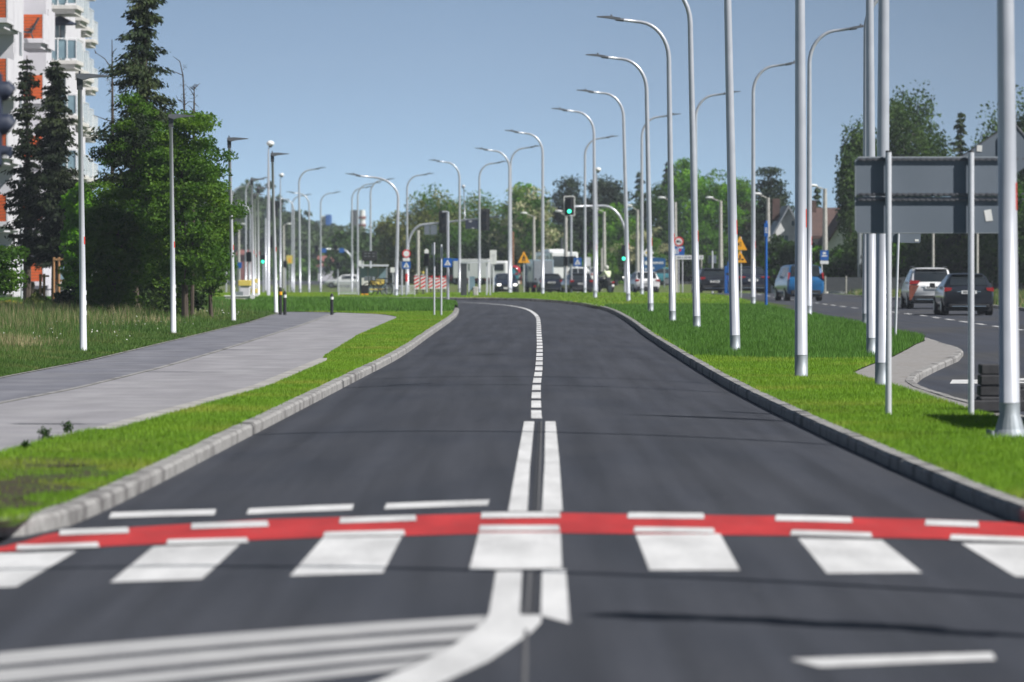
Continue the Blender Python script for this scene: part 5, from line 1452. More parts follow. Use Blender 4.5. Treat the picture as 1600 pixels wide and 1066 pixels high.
def bike(px, d, label):
    t = thing('bicycle', label, 'bicycle', (X(px, d), d, 0), R(70), 'bicycles parked beside the shelter')
    for a in (0, 1.02):
        pts = [(0, a + .33 * math.cos(k), .34 + .33 * math.sin(k)) for k in np.linspace(0, 2 * math.pi, 19)]
        MB().tube(pts, .022, 6, cap=False).build('wheel', M['tyre'], t)
    f = MB()
    for a, b in (((0, 0, .34), (0, .42, .30)), ((0, .42, .30), (0, .33, .82)), ((0, 0, .34), (0, .34, .72)), ((0, .42, .30), (0, .88, .72)), ((0, .34, .74), (0, .86, .82)), ((0, .84, .95), (0, 1.02, .34))): f.tube([a, b], .018, 6)
    f.build('frame', M['dark_metal'], t)
    MB().box(-.07, .07, .2, .46, .86, .92, ch=.02).build('saddle', M['black'], t)
    MB().tube([(-.27, .78, .98), (0, .86, 1.0), (.27, .78, .98)], .014, 6).build('handlebar', M['black'], t)
    MB().box(-.14, .14, .95, 1.2, .78, 1.0, ch=.02).build('basket', M['galv_dull'], t)
bike(604, 262.5, 'grey bicycle with basket just right of the bus shelter')
bike(611, 265, 'darker bicycle behind the first one')
# red and white roadwork boards
for i, (px, dd, w_, lab) in enumerate([(651, 275, .13, 'leftmost of five red and white striped roadwork boards, pointed top'), (661, 275, .13, 'second red and white striped roadwork board from the left, pointed top'),
                                (673, 290, .11, 'dim narrow roadwork board in the middle of the row'), (685, 290, .17, 'fourth red and white striped roadwork board, wide and flat topped'), (694, 290, .12, 'rightmost red and white striped roadwork board')]):
    t = thing('roadwork_board', lab, 'barrier board', (X(px, dd), dd, float(zt(dd))), group='red and white roadwork boards')
    h0, h1 = .28, 1.12 if i < 2 else 1.0
    b = MB(); b.prism([(-w_, h0), (w_, h0), (w_, h1 - .12 * (i < 2)), (0, h1), (-w_, h1 - .12 * (i < 2))], -.02, .02); b.build('board', M['sign_white'], t)
    s = MB()
    for k in range(4):
        zb_ = h0 + .02 + k * .20
        s.prism([(-w_, zb_), (w_, zb_ + .14), (w_, min(zb_ + .24, h1 - .13)), (-w_, zb_ + .10)], -.026, -.02)
    s.build('stripes', M['sign_red'], t)
    MB().box(-w_ * .9, w_ * .9, -.2, .2, 0, .09, ch=.02).build('foot', M['block'], t)
    MB().box(-.03, .03, -.0, .03, .08, h0 + .05).build('stem', M['block'], t)
    if i == 1: MB().tube([(0, 0, h1), (0, 0, h1 + .14)], .06, 8).build('warning_lamp', M['sign_yellow'], t)
# dark shelter at the bend
d = 262; lx, lz, z0 = loc_px(727, d)
t = thing('bus_shelter', 'bus shelter with dark end panel and flat pale roof where the road bends', 'bus shelter', (X(727, d), d, 0))
MB().box(lx(719.5), lx(729.5), -.06, .04, .02, lz(411.5), ch=.02).build('end_panel', M['dark_metal'], t)
MB().box(lx(719), lx(731), -.1, .08, lz(412.5), lz(410.5)).build('panel_top', M['galv_dull'], t)
r_ = MB(); r_.add([(lx(722), 0, lz(412.4)), (lx(766), 0, lz(409.6)), (lx(766), 1.6, lz(409.6)), (lx(722), 1.6, lz(412.4)), (lx(722), 0, lz(410.6)), (lx(766), 0, lz(407)), (lx(766), 1.6, lz(407)), (lx(722), 1.6, lz(410.6))],
                  [(0, 3, 2, 1), (4, 5, 6, 7), (0, 1, 5, 4), (1, 2, 6, 5), (2, 3, 7, 6), (3, 0, 4, 7)])
r_.build('roof', M['galv'], t)
for a in (732.5, 760.5, 766): MB().box(lx(a) - .035, lx(a) + .035, .2, .27, 0, lz(411)).build('post', M['galv'], t)
MB().box(lx(733.5), lx(742), .22, .24, .3, lz(432)).build('glass_pane', M['glass_rail'], t)
MB().box(lx(739), lx(747), -.1, .5, .0, .48, ch=.04).build('bench', M['concrete'], t)
t, lx, lz = sign_post(770.5, 330, 394, 'tall white billboard on a post right of the bend shelter', r=.06)
p = MB(); p.prism(rrect(lx(765.5), lx(776), lz(413), lz(391), .03), -.10, -.06, 0)
for y_ in (399, 401.5): p.box(lx(768), lx(773.5), -.106, -.1, lz(y_), lz(y_ - .8), 1)
for y_ in (405, 408): p.box(lx(769), lx(772.5), -.106, -.1, lz(y_), lz(y_ - .6), 1)
p.build('sign_panel', [M['sign_white'], M['galv_dull']], t)
plain_post(761.5, 300, 412, .05, 'steel', 'white post left of the billboard post')
# low white wall with yellow panel and machine behind it
d = 205; lx, lz, z0 = loc_px(376, d)
t = thing('low_wall', 'low white wall with an ochre panel at the end of the meadow', 'wall', (X(376, d), d, -.0))
MB().box(lx(352), lx(396), 0, .18, 0, lz(463.5), ch=.01).build('wall', M['plaster'], t)
MB().box(lx(350), lx(397), -.03, .21, lz(463.5), lz(462), ch=.01).build('coping', M['sign_white'], t)
MB().box(lx(352), lx(382), -.02, -.0, .05, lz(467)).build('ochre_panel', M['timber'], t)
MB().box(lx(391), lx(397.5), -.1, .24, 0, lz(461)).build('end_pier', M['sign_white'], t)
t = thing('payment_machine', 'white and yellow machine behind the low white wall', 'machine', (X(381, 230), 230, 0)); lx, lz, z0 = loc_px(381, 230)
MB().box(lx(372), lx(392), 0, .6, lz(447), lz(438), ch=.03).build('yellow_head', M['sign_yellow'], t)
MB().box(lx(375), lx(390), .05, .55, 0, lz(447), ch=.02).build('body', M['plaster'], t)
MB().box(lx(366), lx(380), -.1, .0, 0.1, lz(456)).build('grey_panel', M['galv_dull'], t)
t = thing('yellow_crate_stack', 'pale yellow stack of panels behind the white wall end', 'panel', (X(397, 250), 250, 0)); lx, lz, z0 = loc_px(397, 250)
for k in range(4): MB().box(lx(392), lx(402), 0, .6, .0 + k * .24, .21 + k * .24, ch=.02).build('panel', M['sign_yellow' if k % 2 else 'car_cream'], t)

# rubber blocks weighing down signs, behind the nearest lamp
d = 61.3
lx, lz, z0 = loc_px(1580, d)
t = thing('block_stack', 'dark stack of ballast blocks behind the thickest lamp column', 'ballast blocks', (X(1580, d), d, 0))
for (a, b, y0_, y1_, za, zb_) in [(1531, 1600, 0, .5, .00, .17), (1520, 1640, -.05, .6, .0, .13), (1532, 1575, .1, .5, .18, .30), (1533, 1573, .1, .5, .31, .43), (1534, 1573, .1, .5, .44, .56), (1588, 1625, .0, .4, .14, .26), (1590, 1603, .05, .3, .27, .33)]:
    MB().box(lx(a), lx(b), y0_ + random.uniform(0, .03), y1_, za, zb_, ch=.02).build('block', M['block'], t)
# unseen stand-in trailer added beyond the right edge to shade the lamp foot
t = thing('shade_trailer', 'grey trailer stand-in added unseen beyond the right edge to shade the lamp foot', 'trailer', (7.4, 56.5, 0))
MB().box(-1.1, .6, -3.2, 2.2, .55, 1.75, ch=.05).build('body', M['galv_dull'], t)
MB().box(-.5, .4, -4.2, -3.2, .5, .6).build('drawbar', M['black'], t)
wheels(t, .62, (-.6, .4), .32)
wheels(t, 1.0, (-.6, .4), .32)

# ------------------------------------------------------------ apartment house on the left
def building():
    t = thing('apartment_house', 'white apartment house with orange clad balconies and pale glass balconies', 'building', (0, 0, 0))
    T_ = [12.05 - 2.8 * k for k in range(5)]
    wall = MB()
    def wx(px, d): return X(px, d)
    for (xr_, y0_, y1_) in ((wx(21, 217), 217, 221.5), (-23.4, 221.5, 243), (wx(72, 243), 243, 246), (-24.3, 246, 264), (-23.2, 264, 272), (-24.0, 272, 285), (-25.0, 285, 300), (-25.7, 300, 305)):
        wall.box(-48, xr_, y0_, y1_, 0, 22)
    w_ = wall.build('wall', M['plaster'], t)
    MB().box(-49, wx(21, 217) + .05, 216.9, 218, 0, .62).build('plinth', M['plinth'], t); MB().box(-41, wx(72, 243) + .05, 242.9, 244, 0, .62).build('plinth', M['plinth'], t)
    def balc(kind, x0, x1, y0, y1, z, first=None):
        b = MB()
        b.box(x0, x1, y0, y1, z - .20, z, ch=.02)
        b.box(x0 + .15, x1 - .15, y0 + .25, y1, z - .42, z - .20)
        bal = b.build('balcony', M['slab'] if kind == 'glass' else M['plaster'], t)
        if kind == 'orange':
            MB().box(x0 + .04, x1 - .06, y0 + .02, y0 + .07, z + .02, z + 1.12).build('orange_panel', M['orange_panel'], bal)
            rr = MB()
            for k in range(1, 8):
                zz_ = z + .02 + k * .137
                rr.box(x0 + .04, x1 - .06, y0 + .012, y0 + .02, zz_ - .008, zz_ + .008)
            rr.build('panel_rails', M['bark_red'], bal)
            MB().box(x1 - .06, x1, y0, y1 - .1, z, z + 1.15).build('side_panel', M['plaster'], bal)
            MB().box(x1 - .05, x1 + .02, y0 + (y1 - y0) * .42, y1 - .0, z - .35, z + 1.45).build('side_panel', M['plaster'], bal)
        else:
            rl = MB()
            rl.tube([(x0, y0 + .05, z + 1.1), (x1 - .04, y0 + .05, z + 1.1)], .028, 6); rl.tube([(x1 - .04, y0 + .05, z + 1.1), (x1 - .04, y1, z + 1.1)], .028, 6)
            n_ = 3
            for k in range(n_ + 1): rl.box(x0 + (x1 - x0 - .08) * k / n_, x0 + (x1 - x0 - .08) * k / n_ + .05, y0 + .02, y0 + .07, z, z + 1.1)
            for k in range(1, 5): rl.box(x1 - .07, x1 - .02, y0 + (y1 - y0) * k / 4 - .05, y0 + (y1 - y0) * k / 4, z, z + 1.1)
            rl.build('railing', M['white_metal'], bal)
            MB().box(x0 + .04, x1 - .08, y0 + .08, y0 + .095, z + .1, z + 1.02).build('glass_panel', M['glass_rail'], bal)
            MB().box(x1 - .10, x1 - .085, y0 + .12, y1 - .1, z + .1, z + 1.02).build('glass_panel', M['glass_rail'], bal)
        return bal
    for k in range(-1, 5):
        z = 12.05 - 2.8 * k
        balc('orange', wx(22, 236), wx(68.5, 236), 236, 241.5, z + .0)
        balc('orange', wx(-40, 211), wx(12, 211), 211, 217, z - .23 + .0)
    for k in range(-2, 5):
        z = 12.0 - 2.8 * k
        balc('glass', wx(75, 260), wx(121, 260), 260, 264, z)
        balc('glass', wx(98, 272), wx(129, 272), 272, 276.5, z - .02)
        balc('glass', wx(112, 285), wx(138, 285), 285, 289, z + .03)
        balc('glass', wx(124, 300), wx(146, 300), 300, 303.5, z + .02)
        # back walls, doors and piers of the glass balconies
        dr = MB(); dr.box(wx(84, 264), wx(102, 264), 263.93, 264, z + .02, z + 2.2); o_ = dr.build('balcony_door', M['glass'], t)
        fr = MB(); fr.box(wx(83, 264), wx(84, 264), 263.9, 263.99, z, z + 2.3); fr.box(wx(92.6, 264), wx(93.4, 264), 263.9, 263.99, z, z + 2.3); fr.box(wx(102, 264), wx(103, 264), 263.9, 263.99, z, z + 2.3); fr.box(wx(83, 264), wx(103, 264), 263.9, 263.99, z + 2.2, z + 2.3)
        fr.build('frame', M['white_metal'], o_)
    cr = MB()
    for (a, b, y0_) in ((75, 90, 260.02),): pass
    # ground floor windows and door
    wn = MB().box(wx(-14, 217), wx(9, 217), 216.94, 217, Z(397, 217), Z(383, 217)).build('window', M['glass'], t)
    fr = MB(); fr.box(wx(-2, 217) - .03, wx(-2, 217) + .03, 216.9, 216.95, Z(397, 217), Z(383, 217)); fr.box(wx(-14, 217), wx(9, 217) + .04, 216.9, 216.95, Z(397, 217) - .06, Z(397, 217)); fr.build('frame', M['white_metal'], wn)
    for k in range(-1, 3):
        z = 12.05 - 2.8 * k
        wn = MB().box(wx(40, 243), wx(60, 243), 242.94, 243, z - 5.0 + 2.8 + 20, z - 5.0 + 2.8 + 21.2)
    for (a, b) in ((34, 44), (52, 64)):
        wn = MB().box(wx(a, 243), wx(b, 243), 242.93, 243, 1.2, 2.5).build('window', M['glass'], t)
        MB().box(wx(a, 243) - .05, wx(b, 243) + .05, 242.9, 242.93, 1.12, 1.2).build('sill', M['white_metal'], wn)
    MB().tube([(wx(30.5, 217) , 217.5, 0), (wx(30.5, 217), 217.5, 21)], .06, 8).build('downpipe', M['galv_dull'], t)
    return t
building()
# things on its balconies
def lx_(px, d): return X(px, d)
t = thing('parasol', 'closed navy parasol leaning open on a glass balcony', 'parasol', (X(94, 261.5), 261.5, 12.0))
MB().tube([(0, 0, 0), (0, 0, 2.15)], .025, 6).build('pole', M['dark_metal'], t)
c = MB(); n_ = 10
vs = [(0, 0, 2.35)] + [(.85 * math.cos(2 * math.pi * k / n_), .85 * math.sin(2 * math.pi * k / n_), 1.92) for k in range(n_)] + [(.83 * math.cos(2 * math.pi * k / n_), .83 * math.sin(2 * math.pi * k / n_), 1.86) for k in range(n_)]
c.add(vs, [(0, 1 + k, 1 + (k + 1) % n_) for k in range(n_)] + [(1 + k, 1 + n_ + k, 1 + n_ + (k + 1) % n_, 1 + (k + 1) % n_) for k in range(n_)]); c.build('canopy', M['navy'], t)
t = thing('folding_table', 'white crossed leg folding table behind the balcony glass', 'table', (X(103, 262), 262, 12.0))
MB().box(-.45, .45, -.3, .3, .70, .74, ch=.01).build('table_top', M['white_metal'], t)
for s in (-1, 1):
    MB().tube([(-.4 * s, -.2, 0), (.4 * s, -.2, .7)], .02, 6).build('leg', M['white_metal'], t)
t = thing('covered_furniture', 'pale cloth cover over furniture on the lower glass balcony', 'furniture cover', (X(101, 262), 262, 9.2))
MB().box(-.55, .45, -.4, .4, 0, .62, ch=.2).build('cover', M['slab'], t); MB().box(-.35, .1, -.2, .3, .55, 1.0, ch=.18).build('hump', M['slab'], t)
t = thing('deck_chair', 'dark reclining deck chair against the orange cladding', 'deck chair', (X(46, 235.6), 235.86, 12.05))
c = MB()
for a, b in (((-.6, 0, .32), (.05, 0, .25)), ((.05, 0, .25), (.42, 0, .95)), ((-.6, 0, .32), (-.55, 0, .0)), ((.05, 0, .25), (.15, 0, .0)), ((-.2, 0, .45), (.25, 0, .45))): c.tube([a, b], .03, 6)
c.build('frame', M['dark_metal'], t)
c = MB(); c.add([(-.5, 0, .30), (.05, 0, .24), (.42, 0, .95), (.36, 0, .98), (-.02, .0, .34), (-.5, .0, .38)], [(0, 1, 4, 5), (1, 2, 3, 4)]); c.build('sling', M['dark_cloth'], t)

# ------------------------------------------------------------ houses behind the right road
def house(name, label, px0, px1, d, eave_py, ridge_py, wallm, roofm, depth=8, gable='front', chimney=True, wins=()):
    lx, lz, z0 = loc_px((px0 + px1) / 2, d)
    t = thing(name, label, 'house', (X((px0 + px1) / 2, d), d, z0))
    x0, x1, ze, zr = lx(px0), lx(px1), lz(eave_py), lz(ridge_py)
    if gable == 'front':
        MB().prism([(x0, 0), (x1, 0), (x1, ze), ((x0 + x1) / 2, zr), (x0, ze)], 0, depth).build('wall', M[wallm], t)
        o = .35; k = (zr - ze) / ((x1 - x0) / 2)
        r = MB()
        r.prism([(x0 - o, ze - k * o + .02), ((x0 + x1) / 2, zr + .02), ((x0 + x1) / 2, zr + .24), (x0 - o, ze - k * o + .24)], -o, depth + o)
        r.prism([((x0 + x1) / 2, zr + .02), (x1 + o, ze - k * o + .02), (x1 + o, ze - k * o + .24), ((x0 + x1) / 2, zr + .24)], -o, depth + o)
        rf = r.build('roof', M[roofm], t)
    else:
        MB().box(x0, x1, 0, depth, 0, ze).build('wall', M[wallm], t)
        r = MB(); r.prism_x([(-.4, ze - .1), (depth / 2, zr), (depth + .4, ze - .1), (depth + .4, ze + .1), (depth / 2, zr + .22), (-.4, ze + .1)], x0 - .3, x1 + .3)
        r.prism_x([(0, ze), (depth, ze), (depth / 2, zr)], x0 + .05, x1 - .05)
        rf = r.build('roof', M[roofm], t)
    if chimney: MB().box((x0 + x1) / 2 - .9, (x0 + x1) / 2 - .4, depth * .4, depth * .4 + .6, zr - .8, zr + .7).build('chimney', M['roof_brown'], rf)
    for (a, b, c, e) in wins:
        w_ = MB().box(lx(a), lx(b), -.04, 0, lz(e), lz(c)).build('window', M['glass'], t)
        MB().box(lx(a) - .06, lx(b) + .06, -.08, -.041, lz(e) - .08, lz(e)).build('sill', M['white_metal'], w_)
    return t
house('white_house', 'white gabled house behind the pine on the right', 1212, 1252, 340, 362, 326, 'sign_white', 'galv_dull', wins=((1226, 1231, 368, 378), (1237, 1241, 345, 353)))
house('brown_roofed_house', 'house with long brown tiled roof between the lamp columns', 1262, 1316, 335, 371, 329, 'plaster', 'roof_brown', gable='side', depth=7)
house('cream_house', 'cream gabled house whose roof slopes down to the left behind the blue bus stop sign', 1282, 1400, 322, 398, 308, 'sign_white', 'roof_brown', depth=9, chimney=False, wins=((1335, 1345, 352, 366),))
house('red_roofed_house', 'low house with red roof on the far side of the left junction', 497, 547, 760, 416, 402, 'plaster', 'roof_red', gable='side', depth=12, chimney=False, wins=((505, 510, 418, 424), (515, 520, 418, 424), (526, 531, 418, 424), (537, 541, 418, 424)))
house('red_roofed_house', 'reddish building far behind the short lamps', 372, 392, 700, 398, 393, 'roof_red', 'roof_red', gable='side', depth=10, chimney=False)
# distant chimney and tower block
d = 1050; lx, lz, z0 = loc_px(557, d)
t = thing('striped_chimney', 'distant tall chimney with dark shaft and white stripes on the horizon', 'chimney', (X(557, d), d, -2))
MB().tube([(-.55, 0, 0), (-.45, 0, lz(322))], [.95, .75], 12).build('shaft', M['dark_metal'], t)
s = MB(); s.tube([(1.25, 0, 0), (1.2, 0, lz(322))], [.75, .60], 12); s.build('shaft', M['sign_white'], t)
for k in range(6):
    MB().tube([(1.2, 0, lz(332 + k * 12)), (1.2, 0, lz(336 + k * 12))], .78, 12).build('red_band', M['roof_red'], t)
t = thing('distant_block', 'pale tower block with blue end just above the distant trees', 'building', (X(508, 1150), 1150, -2)); lx, lz, z0 = loc_px(508, 1150)
MB().box(lx(500), lx(509), 0, 10, 0, lz(332)).build('wall', M['car_cream'], t); MB().box(lx(509), lx(516), -.5, 10, 0, lz(330)).build('wall', M['sign_blue'], t)
w_ = MB()
for r in range(3):
    for c in range(3): w_.box(lx(501.5 + c * 2.4), lx(502.6 + c * 2.4), -.1, -.02, lz(336 + r * 4), lz(334 + r * 4))
w_.build('windows', M['glass'], t)
# fence behind the right road
d = 283
t = thing('panel_fence', 'long grey panel fence behind the far grass verge of the right road', 'fence', (X(1290, d), d, 0))
lx, lz, z0 = loc_px(1290, d)
for k in range(16):
    a = lx(1290) + k * 1.15
    p = MB(); p.box(a + .03, a + 1.08, -.02, .02, .12, lz(433.5))
    p.build('fence_panel', M['dark_metal'], t)
    MB().box(a - .04, a + .03, -.04, .04, 0, lz(431.5)).build('fence_post', M['concrete'], t)
t = thing('mesh_fence', 'dark low mesh fence behind the white hatchback', 'fence', (X(1065, 430), 430, -.2)); lx, lz, z0 = loc_px(1065, 430); lz = lambda p: Z(p, 430) + .2
for k in range(9):
    a = lx(1062) + k * .42; MB().box(a, a + .36, -.02, .02, .05, lz(440)).build('fence_panel', M['dark_metal'], t)
t = thing('garden_wall', 'tan low wall strip left of the blue grey truck', 'wall', (X(824, 444), 444, -.22)); lx, lz, z0 = loc_px(824, 444); lz = lambda p: Z(p, 444) + .22
MB().box(lx(812), lx(836), 0, .3, 0, lz(433)).build('wall', M['timber'], t); MB().box(lx(812), lx(836), -.05, .35, lz(433), lz(431)).build('coping', M['car_cream'], t)
# ------------------------------------------------------------ trees and hedges
def leaf_quads(C, size, elong=1.5, droop=0.0, dirs=None):
    n = len(C)
    if dirs is None:
        u = rng.normal(size=(n, 3)); u[:, 2] = u[:, 2] * (1 - droop) - droop * 1.2
    else: u = dirs + rng.normal(size=(n, 3)) * .25
    u /= np.linalg.norm(u, axis=1)[:, None]
    w = rng.normal(size=(n, 3)); w = np.cross(u, w); w /= np.linalg.norm(w, axis=1)[:, None] + 1e-9
    s = size * rng.uniform(.6, 1.35, n)[:, None]
    a, b = u * s * elong * .5, w * s * .5
    V = np.stack([C - a, C + b, C + a, C - b], 1).reshape(-1, 3)
    Fc = np.arange(4 * n).reshape(n, 4)
    return V, Fc
def crown_pts(n, cen, rad, clumps, cr, flat=.7, hollow=.35, seed=None, shape=None):
    """clumped points in an ellipsoid"""
    k = clumps
    d = rng.normal(size=(k, 3)); d /= np.linalg.norm(d, axis=1)[:, None]
    r = rng.uniform(hollow, 1.0, k)[:, None] ** .6
    c = d * r
    if shape is not None: c = shape(c)
    ph = rng.uniform(0, 6.28, 3); az = np.arctan2(c[:, 1], c[:, 0])
    c = c * (1 + .13 * np.sin(3 * az + ph[0]) + .13 * np.sin(4.2 * c[:, 2] + ph[1]) + .08 * np.sin(9 * c[:, 2] + 2 * az + ph[2]))[:, None]
    c = c * np.array(rad) + np.array(cen)
    idx = rng.integers(0, k, n)
    sc_ = rng.uniform(.6, 1.25, k)[idx][:, None]
    g = rng.normal(size=(n, 3)); g /= np.linalg.norm(g, axis=1)[:, None]
    g *= (rng.uniform(0, 1, n) ** .42)[:, None] * 1.75
    p = c[idx] + g * cr * sc_ * np.array([1, 1, flat])
    return p, c
def limbs(mb, base, tips, r0, bend=.3):
    for tp in tips:
        tp = Vector(tp); b = Vector(base)
        mid = b.lerp(tp, .5) + Vector((random.uniform(-.3, .3), random.uniform(-.3, .3), random.uniform(0, .5))) * bend * (tp - b).length * .4
        mb.tube([b, mid, tp], [r0, r0 * .6, r0 * .15], 5, cap=False)
def tree(name, label, px, d, top_py, wpx, leaf='leaf_green', bark='bark', n=9000, leafs=None, base_py=None, group=None, low=.12, clumps=60, cr=None, droop=.2,
         shape=None, cat='tree', lobes=1, flat=.7, hollow=.3, ry=None, second=None, sec_frac=.3):
    z0 = float(zt(d)); H = Z(top_py, d) - z0; W_ = wpx / F * d / 2
    t = thing(name, label, cat, (X(px, d), d, z0 - .02), group=group)
    leafs = leafs or max(.10, d * .00036)
    rz = H * (1 - low) / 2; cz = H * low + rz
    cr = cr or min(W_, rz) * .24
    pts, cc = crown_pts(n, (0, 0, cz), (max(W_ - cr, .2), (ry or W_) * .9, max(rz - cr * flat, .3)), clumps, cr, flat=flat, hollow=hollow, shape=shape)
    pts[:, 2] = np.maximum(pts[:, 2], .1)
    zq = np.quantile(pts[:, 2], .996); k_ = (H - H * low * .9) / max(zq - H * low * .9, .1)
    xq = np.quantile(np.abs(pts[:, 0]), .985); kx = W_ / max(xq, .1)
    for a_ in (pts, cc):
        a_[:, 2] = H * low * .9 + (a_[:, 2] - H * low * .9) * k_; a_[:, 0] *= kx; a_[:, 1] *= min(kx, 1.3)
    pts[:, 2] = np.maximum(pts[:, 2], .08)
    V, Fc = leaf_quads(pts, leafs, droop=droop)
    tr = MB(); top = H * .75
    tr.tube([(0, 0, 0), (random.uniform(-.1, .1), 0, H * .3), (random.uniform(-.2, .2), 0, top)], [max(.07, H * .018), max(.05, H * .013), .03], 8)
    tips = [cc[i] for i in rng.choice(len(cc), min(12, len(cc)), replace=False)]
    for tp in tips: limbs(tr, (0, 0, min(H * .6, max(H * .15, float(tp[2]) * .55))), [tp], H * .006)
    tr.build('trunk', M[bark], t)
    if second:
        mi = (rng.uniform(0, 1, len(Fc)) < 0).astype(int)
        ci = rng.random(len(cc)) < sec_frac
        d2 = ((pts[:, None, :] - cc[None, :, :]) ** 2).sum(2).argmin(1) if len(pts) < 60000 else np.zeros(len(pts), int)
        mi = ci[d2].astype(int)
        np_mesh('crown', V, Fc, [M[leaf], M[second]], t, mi=mi)
    else: np_mesh('crown', V, Fc, M[leaf], t)
    return t
def spruce(name, label, px, d, top_py, wpx, leaf='needle', bark='bark', low=.05, n_br=7, step=.33, leafs=.13, per=30, irr=.35, group=None, droop=.35, power=.75, cat='tree', top_bare=0, seed=1, gaps=.12, base_w=None):
    z0 = float(zt(d)); H = Z(top_py, d) - z0; W_ = wpx / F * d / 2
    t = thing(name, label, cat, (X(px, d), d, z0 - .02), group=group)
    tr = MB(); tr.tube([(0, 0, 0), (.03, 0, H * .5), (0, 0, H)], [H * .014 + .03, H * .009 + .02, .012], 8)
    P = []; D = []
    z = H * low
    rs = random.Random(seed)
    while z < H - .05:
        f = (z - H * low) / (H * (1 - low))
        Rz = W_ * ((1 - f) ** power) * rs.uniform(1 - irr, 1 + irr * .35) + .08
        for k in range(n_br):
            if rs.random() < gaps: continue
            a = rs.uniform(0, 2 * math.pi); L = Rz * rs.uniform(.55, 1.15)
            m_ = max(4, int(per * L))
            u = np.linspace(.08, 1, m_)
            up = rs.uniform(-.05, .25)
            bx_ = np.cos(a) * L * u; by_ = np.sin(a) * L * u; bz_ = z + L * (up * u - droop * u * u) + .12 * L * np.maximum(u - .8, 0) * 2
            sp = .05 + .13 * L * (1 - .55 * u)
            q = np.stack([bx_, by_, bz_], 1)
            for rep in range(2):
                P.append(q + rng.normal(size=q.shape) * sp[:, None] * np.array([1, 1, .45]) + np.array([0, 0, -.05 * L]))
                D.append(np.tile([math.cos(a) * .7, math.sin(a) * .7, -.55], (m_, 1)))
            if L > .5 and rs.random() < .5:
                tr.tube([(0, 0, z), tuple(q[len(q) // 2]), tuple(q[-1])], [.018, .012, .004], 4, cap=False)
        z += step * rs.uniform(.7, 1.3)
    P = np.concatenate(P); D = np.concatenate(D)
    P[:, 2] = np.clip(P[:, 2], .05, None)
    V, Fc = leaf_quads(P, leafs, elong=2.2, dirs=D)
    tr.build('trunk', M[bark], t)
    np_mesh('crown', V, Fc, M[leaf], t)
    return t
# left group by the path
spruce('spruce_tree', 'tallest spruce, its top cut by the upper edge of the picture', 226, 158, -30, 176, leaf='needle', per=64, leafs=.062, step=.17, n_br=8, irr=.7, power=.40, low=.14, seed=4, gaps=.30, droop=.32)
tree('deciduous_tree', 'broad green leafy tree in front of the big spruce, reaching over the short lamp', 289, 150, 178, 142, leaf='leaf_near', n=38000, leafs=.066, low=.12, clumps=170, cr=.24, hollow=.35, second='leaf_mid', sec_frac=.5, flat=.5)
tree('deciduous_tree', 'lower bright green bushy tree between the dark conifers and the big spruce', 178, 152, 292, 112, leaf='leaf_near', n=30000, leafs=.064, low=.06, clumps=120, cr=.24, hollow=.35, second='leaf_mid', sec_frac=.7, flat=.5)
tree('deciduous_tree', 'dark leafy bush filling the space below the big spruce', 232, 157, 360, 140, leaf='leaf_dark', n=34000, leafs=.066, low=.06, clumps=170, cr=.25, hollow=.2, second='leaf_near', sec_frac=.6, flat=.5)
tree('shrub', 'light leafed shrub at the right foot of the leafy trees', 330, 157, 300, 72, leaf='leaf_near', n=18000, leafs=.058, low=.10, clumps=110, cr=.2, hollow=.2, second='leaf_mid', sec_frac=.4, cat='shrub', flat=.5)
tree('deciduous_tree', 'leafy tree clothing the trunk of the tall spruce halfway up', 213, 155, 150, 112, leaf='leaf_near', n=22000, leafs=.062, low=.42, clumps=110, cr=.23, hollow=.2, second='needle', sec_frac=.55, flat=.5)
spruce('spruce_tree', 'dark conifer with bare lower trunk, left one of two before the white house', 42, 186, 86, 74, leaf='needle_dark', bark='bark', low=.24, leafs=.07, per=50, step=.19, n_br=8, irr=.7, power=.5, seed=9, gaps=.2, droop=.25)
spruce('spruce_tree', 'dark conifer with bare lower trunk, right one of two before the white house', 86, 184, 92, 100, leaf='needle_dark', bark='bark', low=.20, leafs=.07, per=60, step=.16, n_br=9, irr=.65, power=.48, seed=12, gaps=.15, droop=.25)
tree('deciduous_tree', 'leafy branches reaching in from the left edge before the white wall', -22, 150, 385, 112, leaf='leaf_near', n=9000, leafs=.08, low=.28, clumps=46, cr=.26, flat=.5)
# dead leader with bare twigs
t = thing('bare_tree', 'slim bare dead tree rising between the white house and the spruce', 'tree', (X(175, 170), 170, 0))
lx, lz, z0 = loc_px(175, 170)
tr = MB(); tr.tube([(0, 0, 0), (lx(176), 0, lz(200)), (lx(175), 0, lz(62))], [.10, .055, .012], 7)
def twig(a, b, r=.022): tr.tube([(lx(a[0]), 0, lz(a[1])), (lx((a[0] + b[0]) / 2 + random.uniform(-3, 3)), random.uniform(-.1, .1), lz((a[1] + b[1]) / 2 + random.uniform(-5, 2))), (lx(b[0]), random.uniform(-.2, .2), lz(b[1]))], [r, r * .7, r * .35], 5, cap=False)
for a, b in (((175, 108), (149, 82)), ((175, 112), (152, 122)), ((175, 190), (146, 180)), ((176, 140), (166, 150)), ((176, 85), (183, 76)), ((175, 100), (168, 128)), ((150, 84), (147, 78)), ((176, 210), (160, 220)), ((176, 165), (190, 150))): twig(a, b)
for k in range(60):
    y_ = random.uniform(95, 260); s = random.choice((-1, 1)); L = random.uniform(3, 10); twig((175, y_), (175 + s * L, y_ - random.uniform(-4, 5)), .009)
tr.build('trunk', M['bark'], t)
t = thing('bare_tree', 'thin leafless curved branches rising right of the spruce above the leafy tree', 'tree', (X(300, 156), 156, 0))
lx, lz, z0 = loc_px(300, 156); tr = MB()
tr.tube([(0, 0, 0), (lx(303), 0, lz(200)), (lx(303.5), 0, lz(138))], [.06, .04, .015], 6)
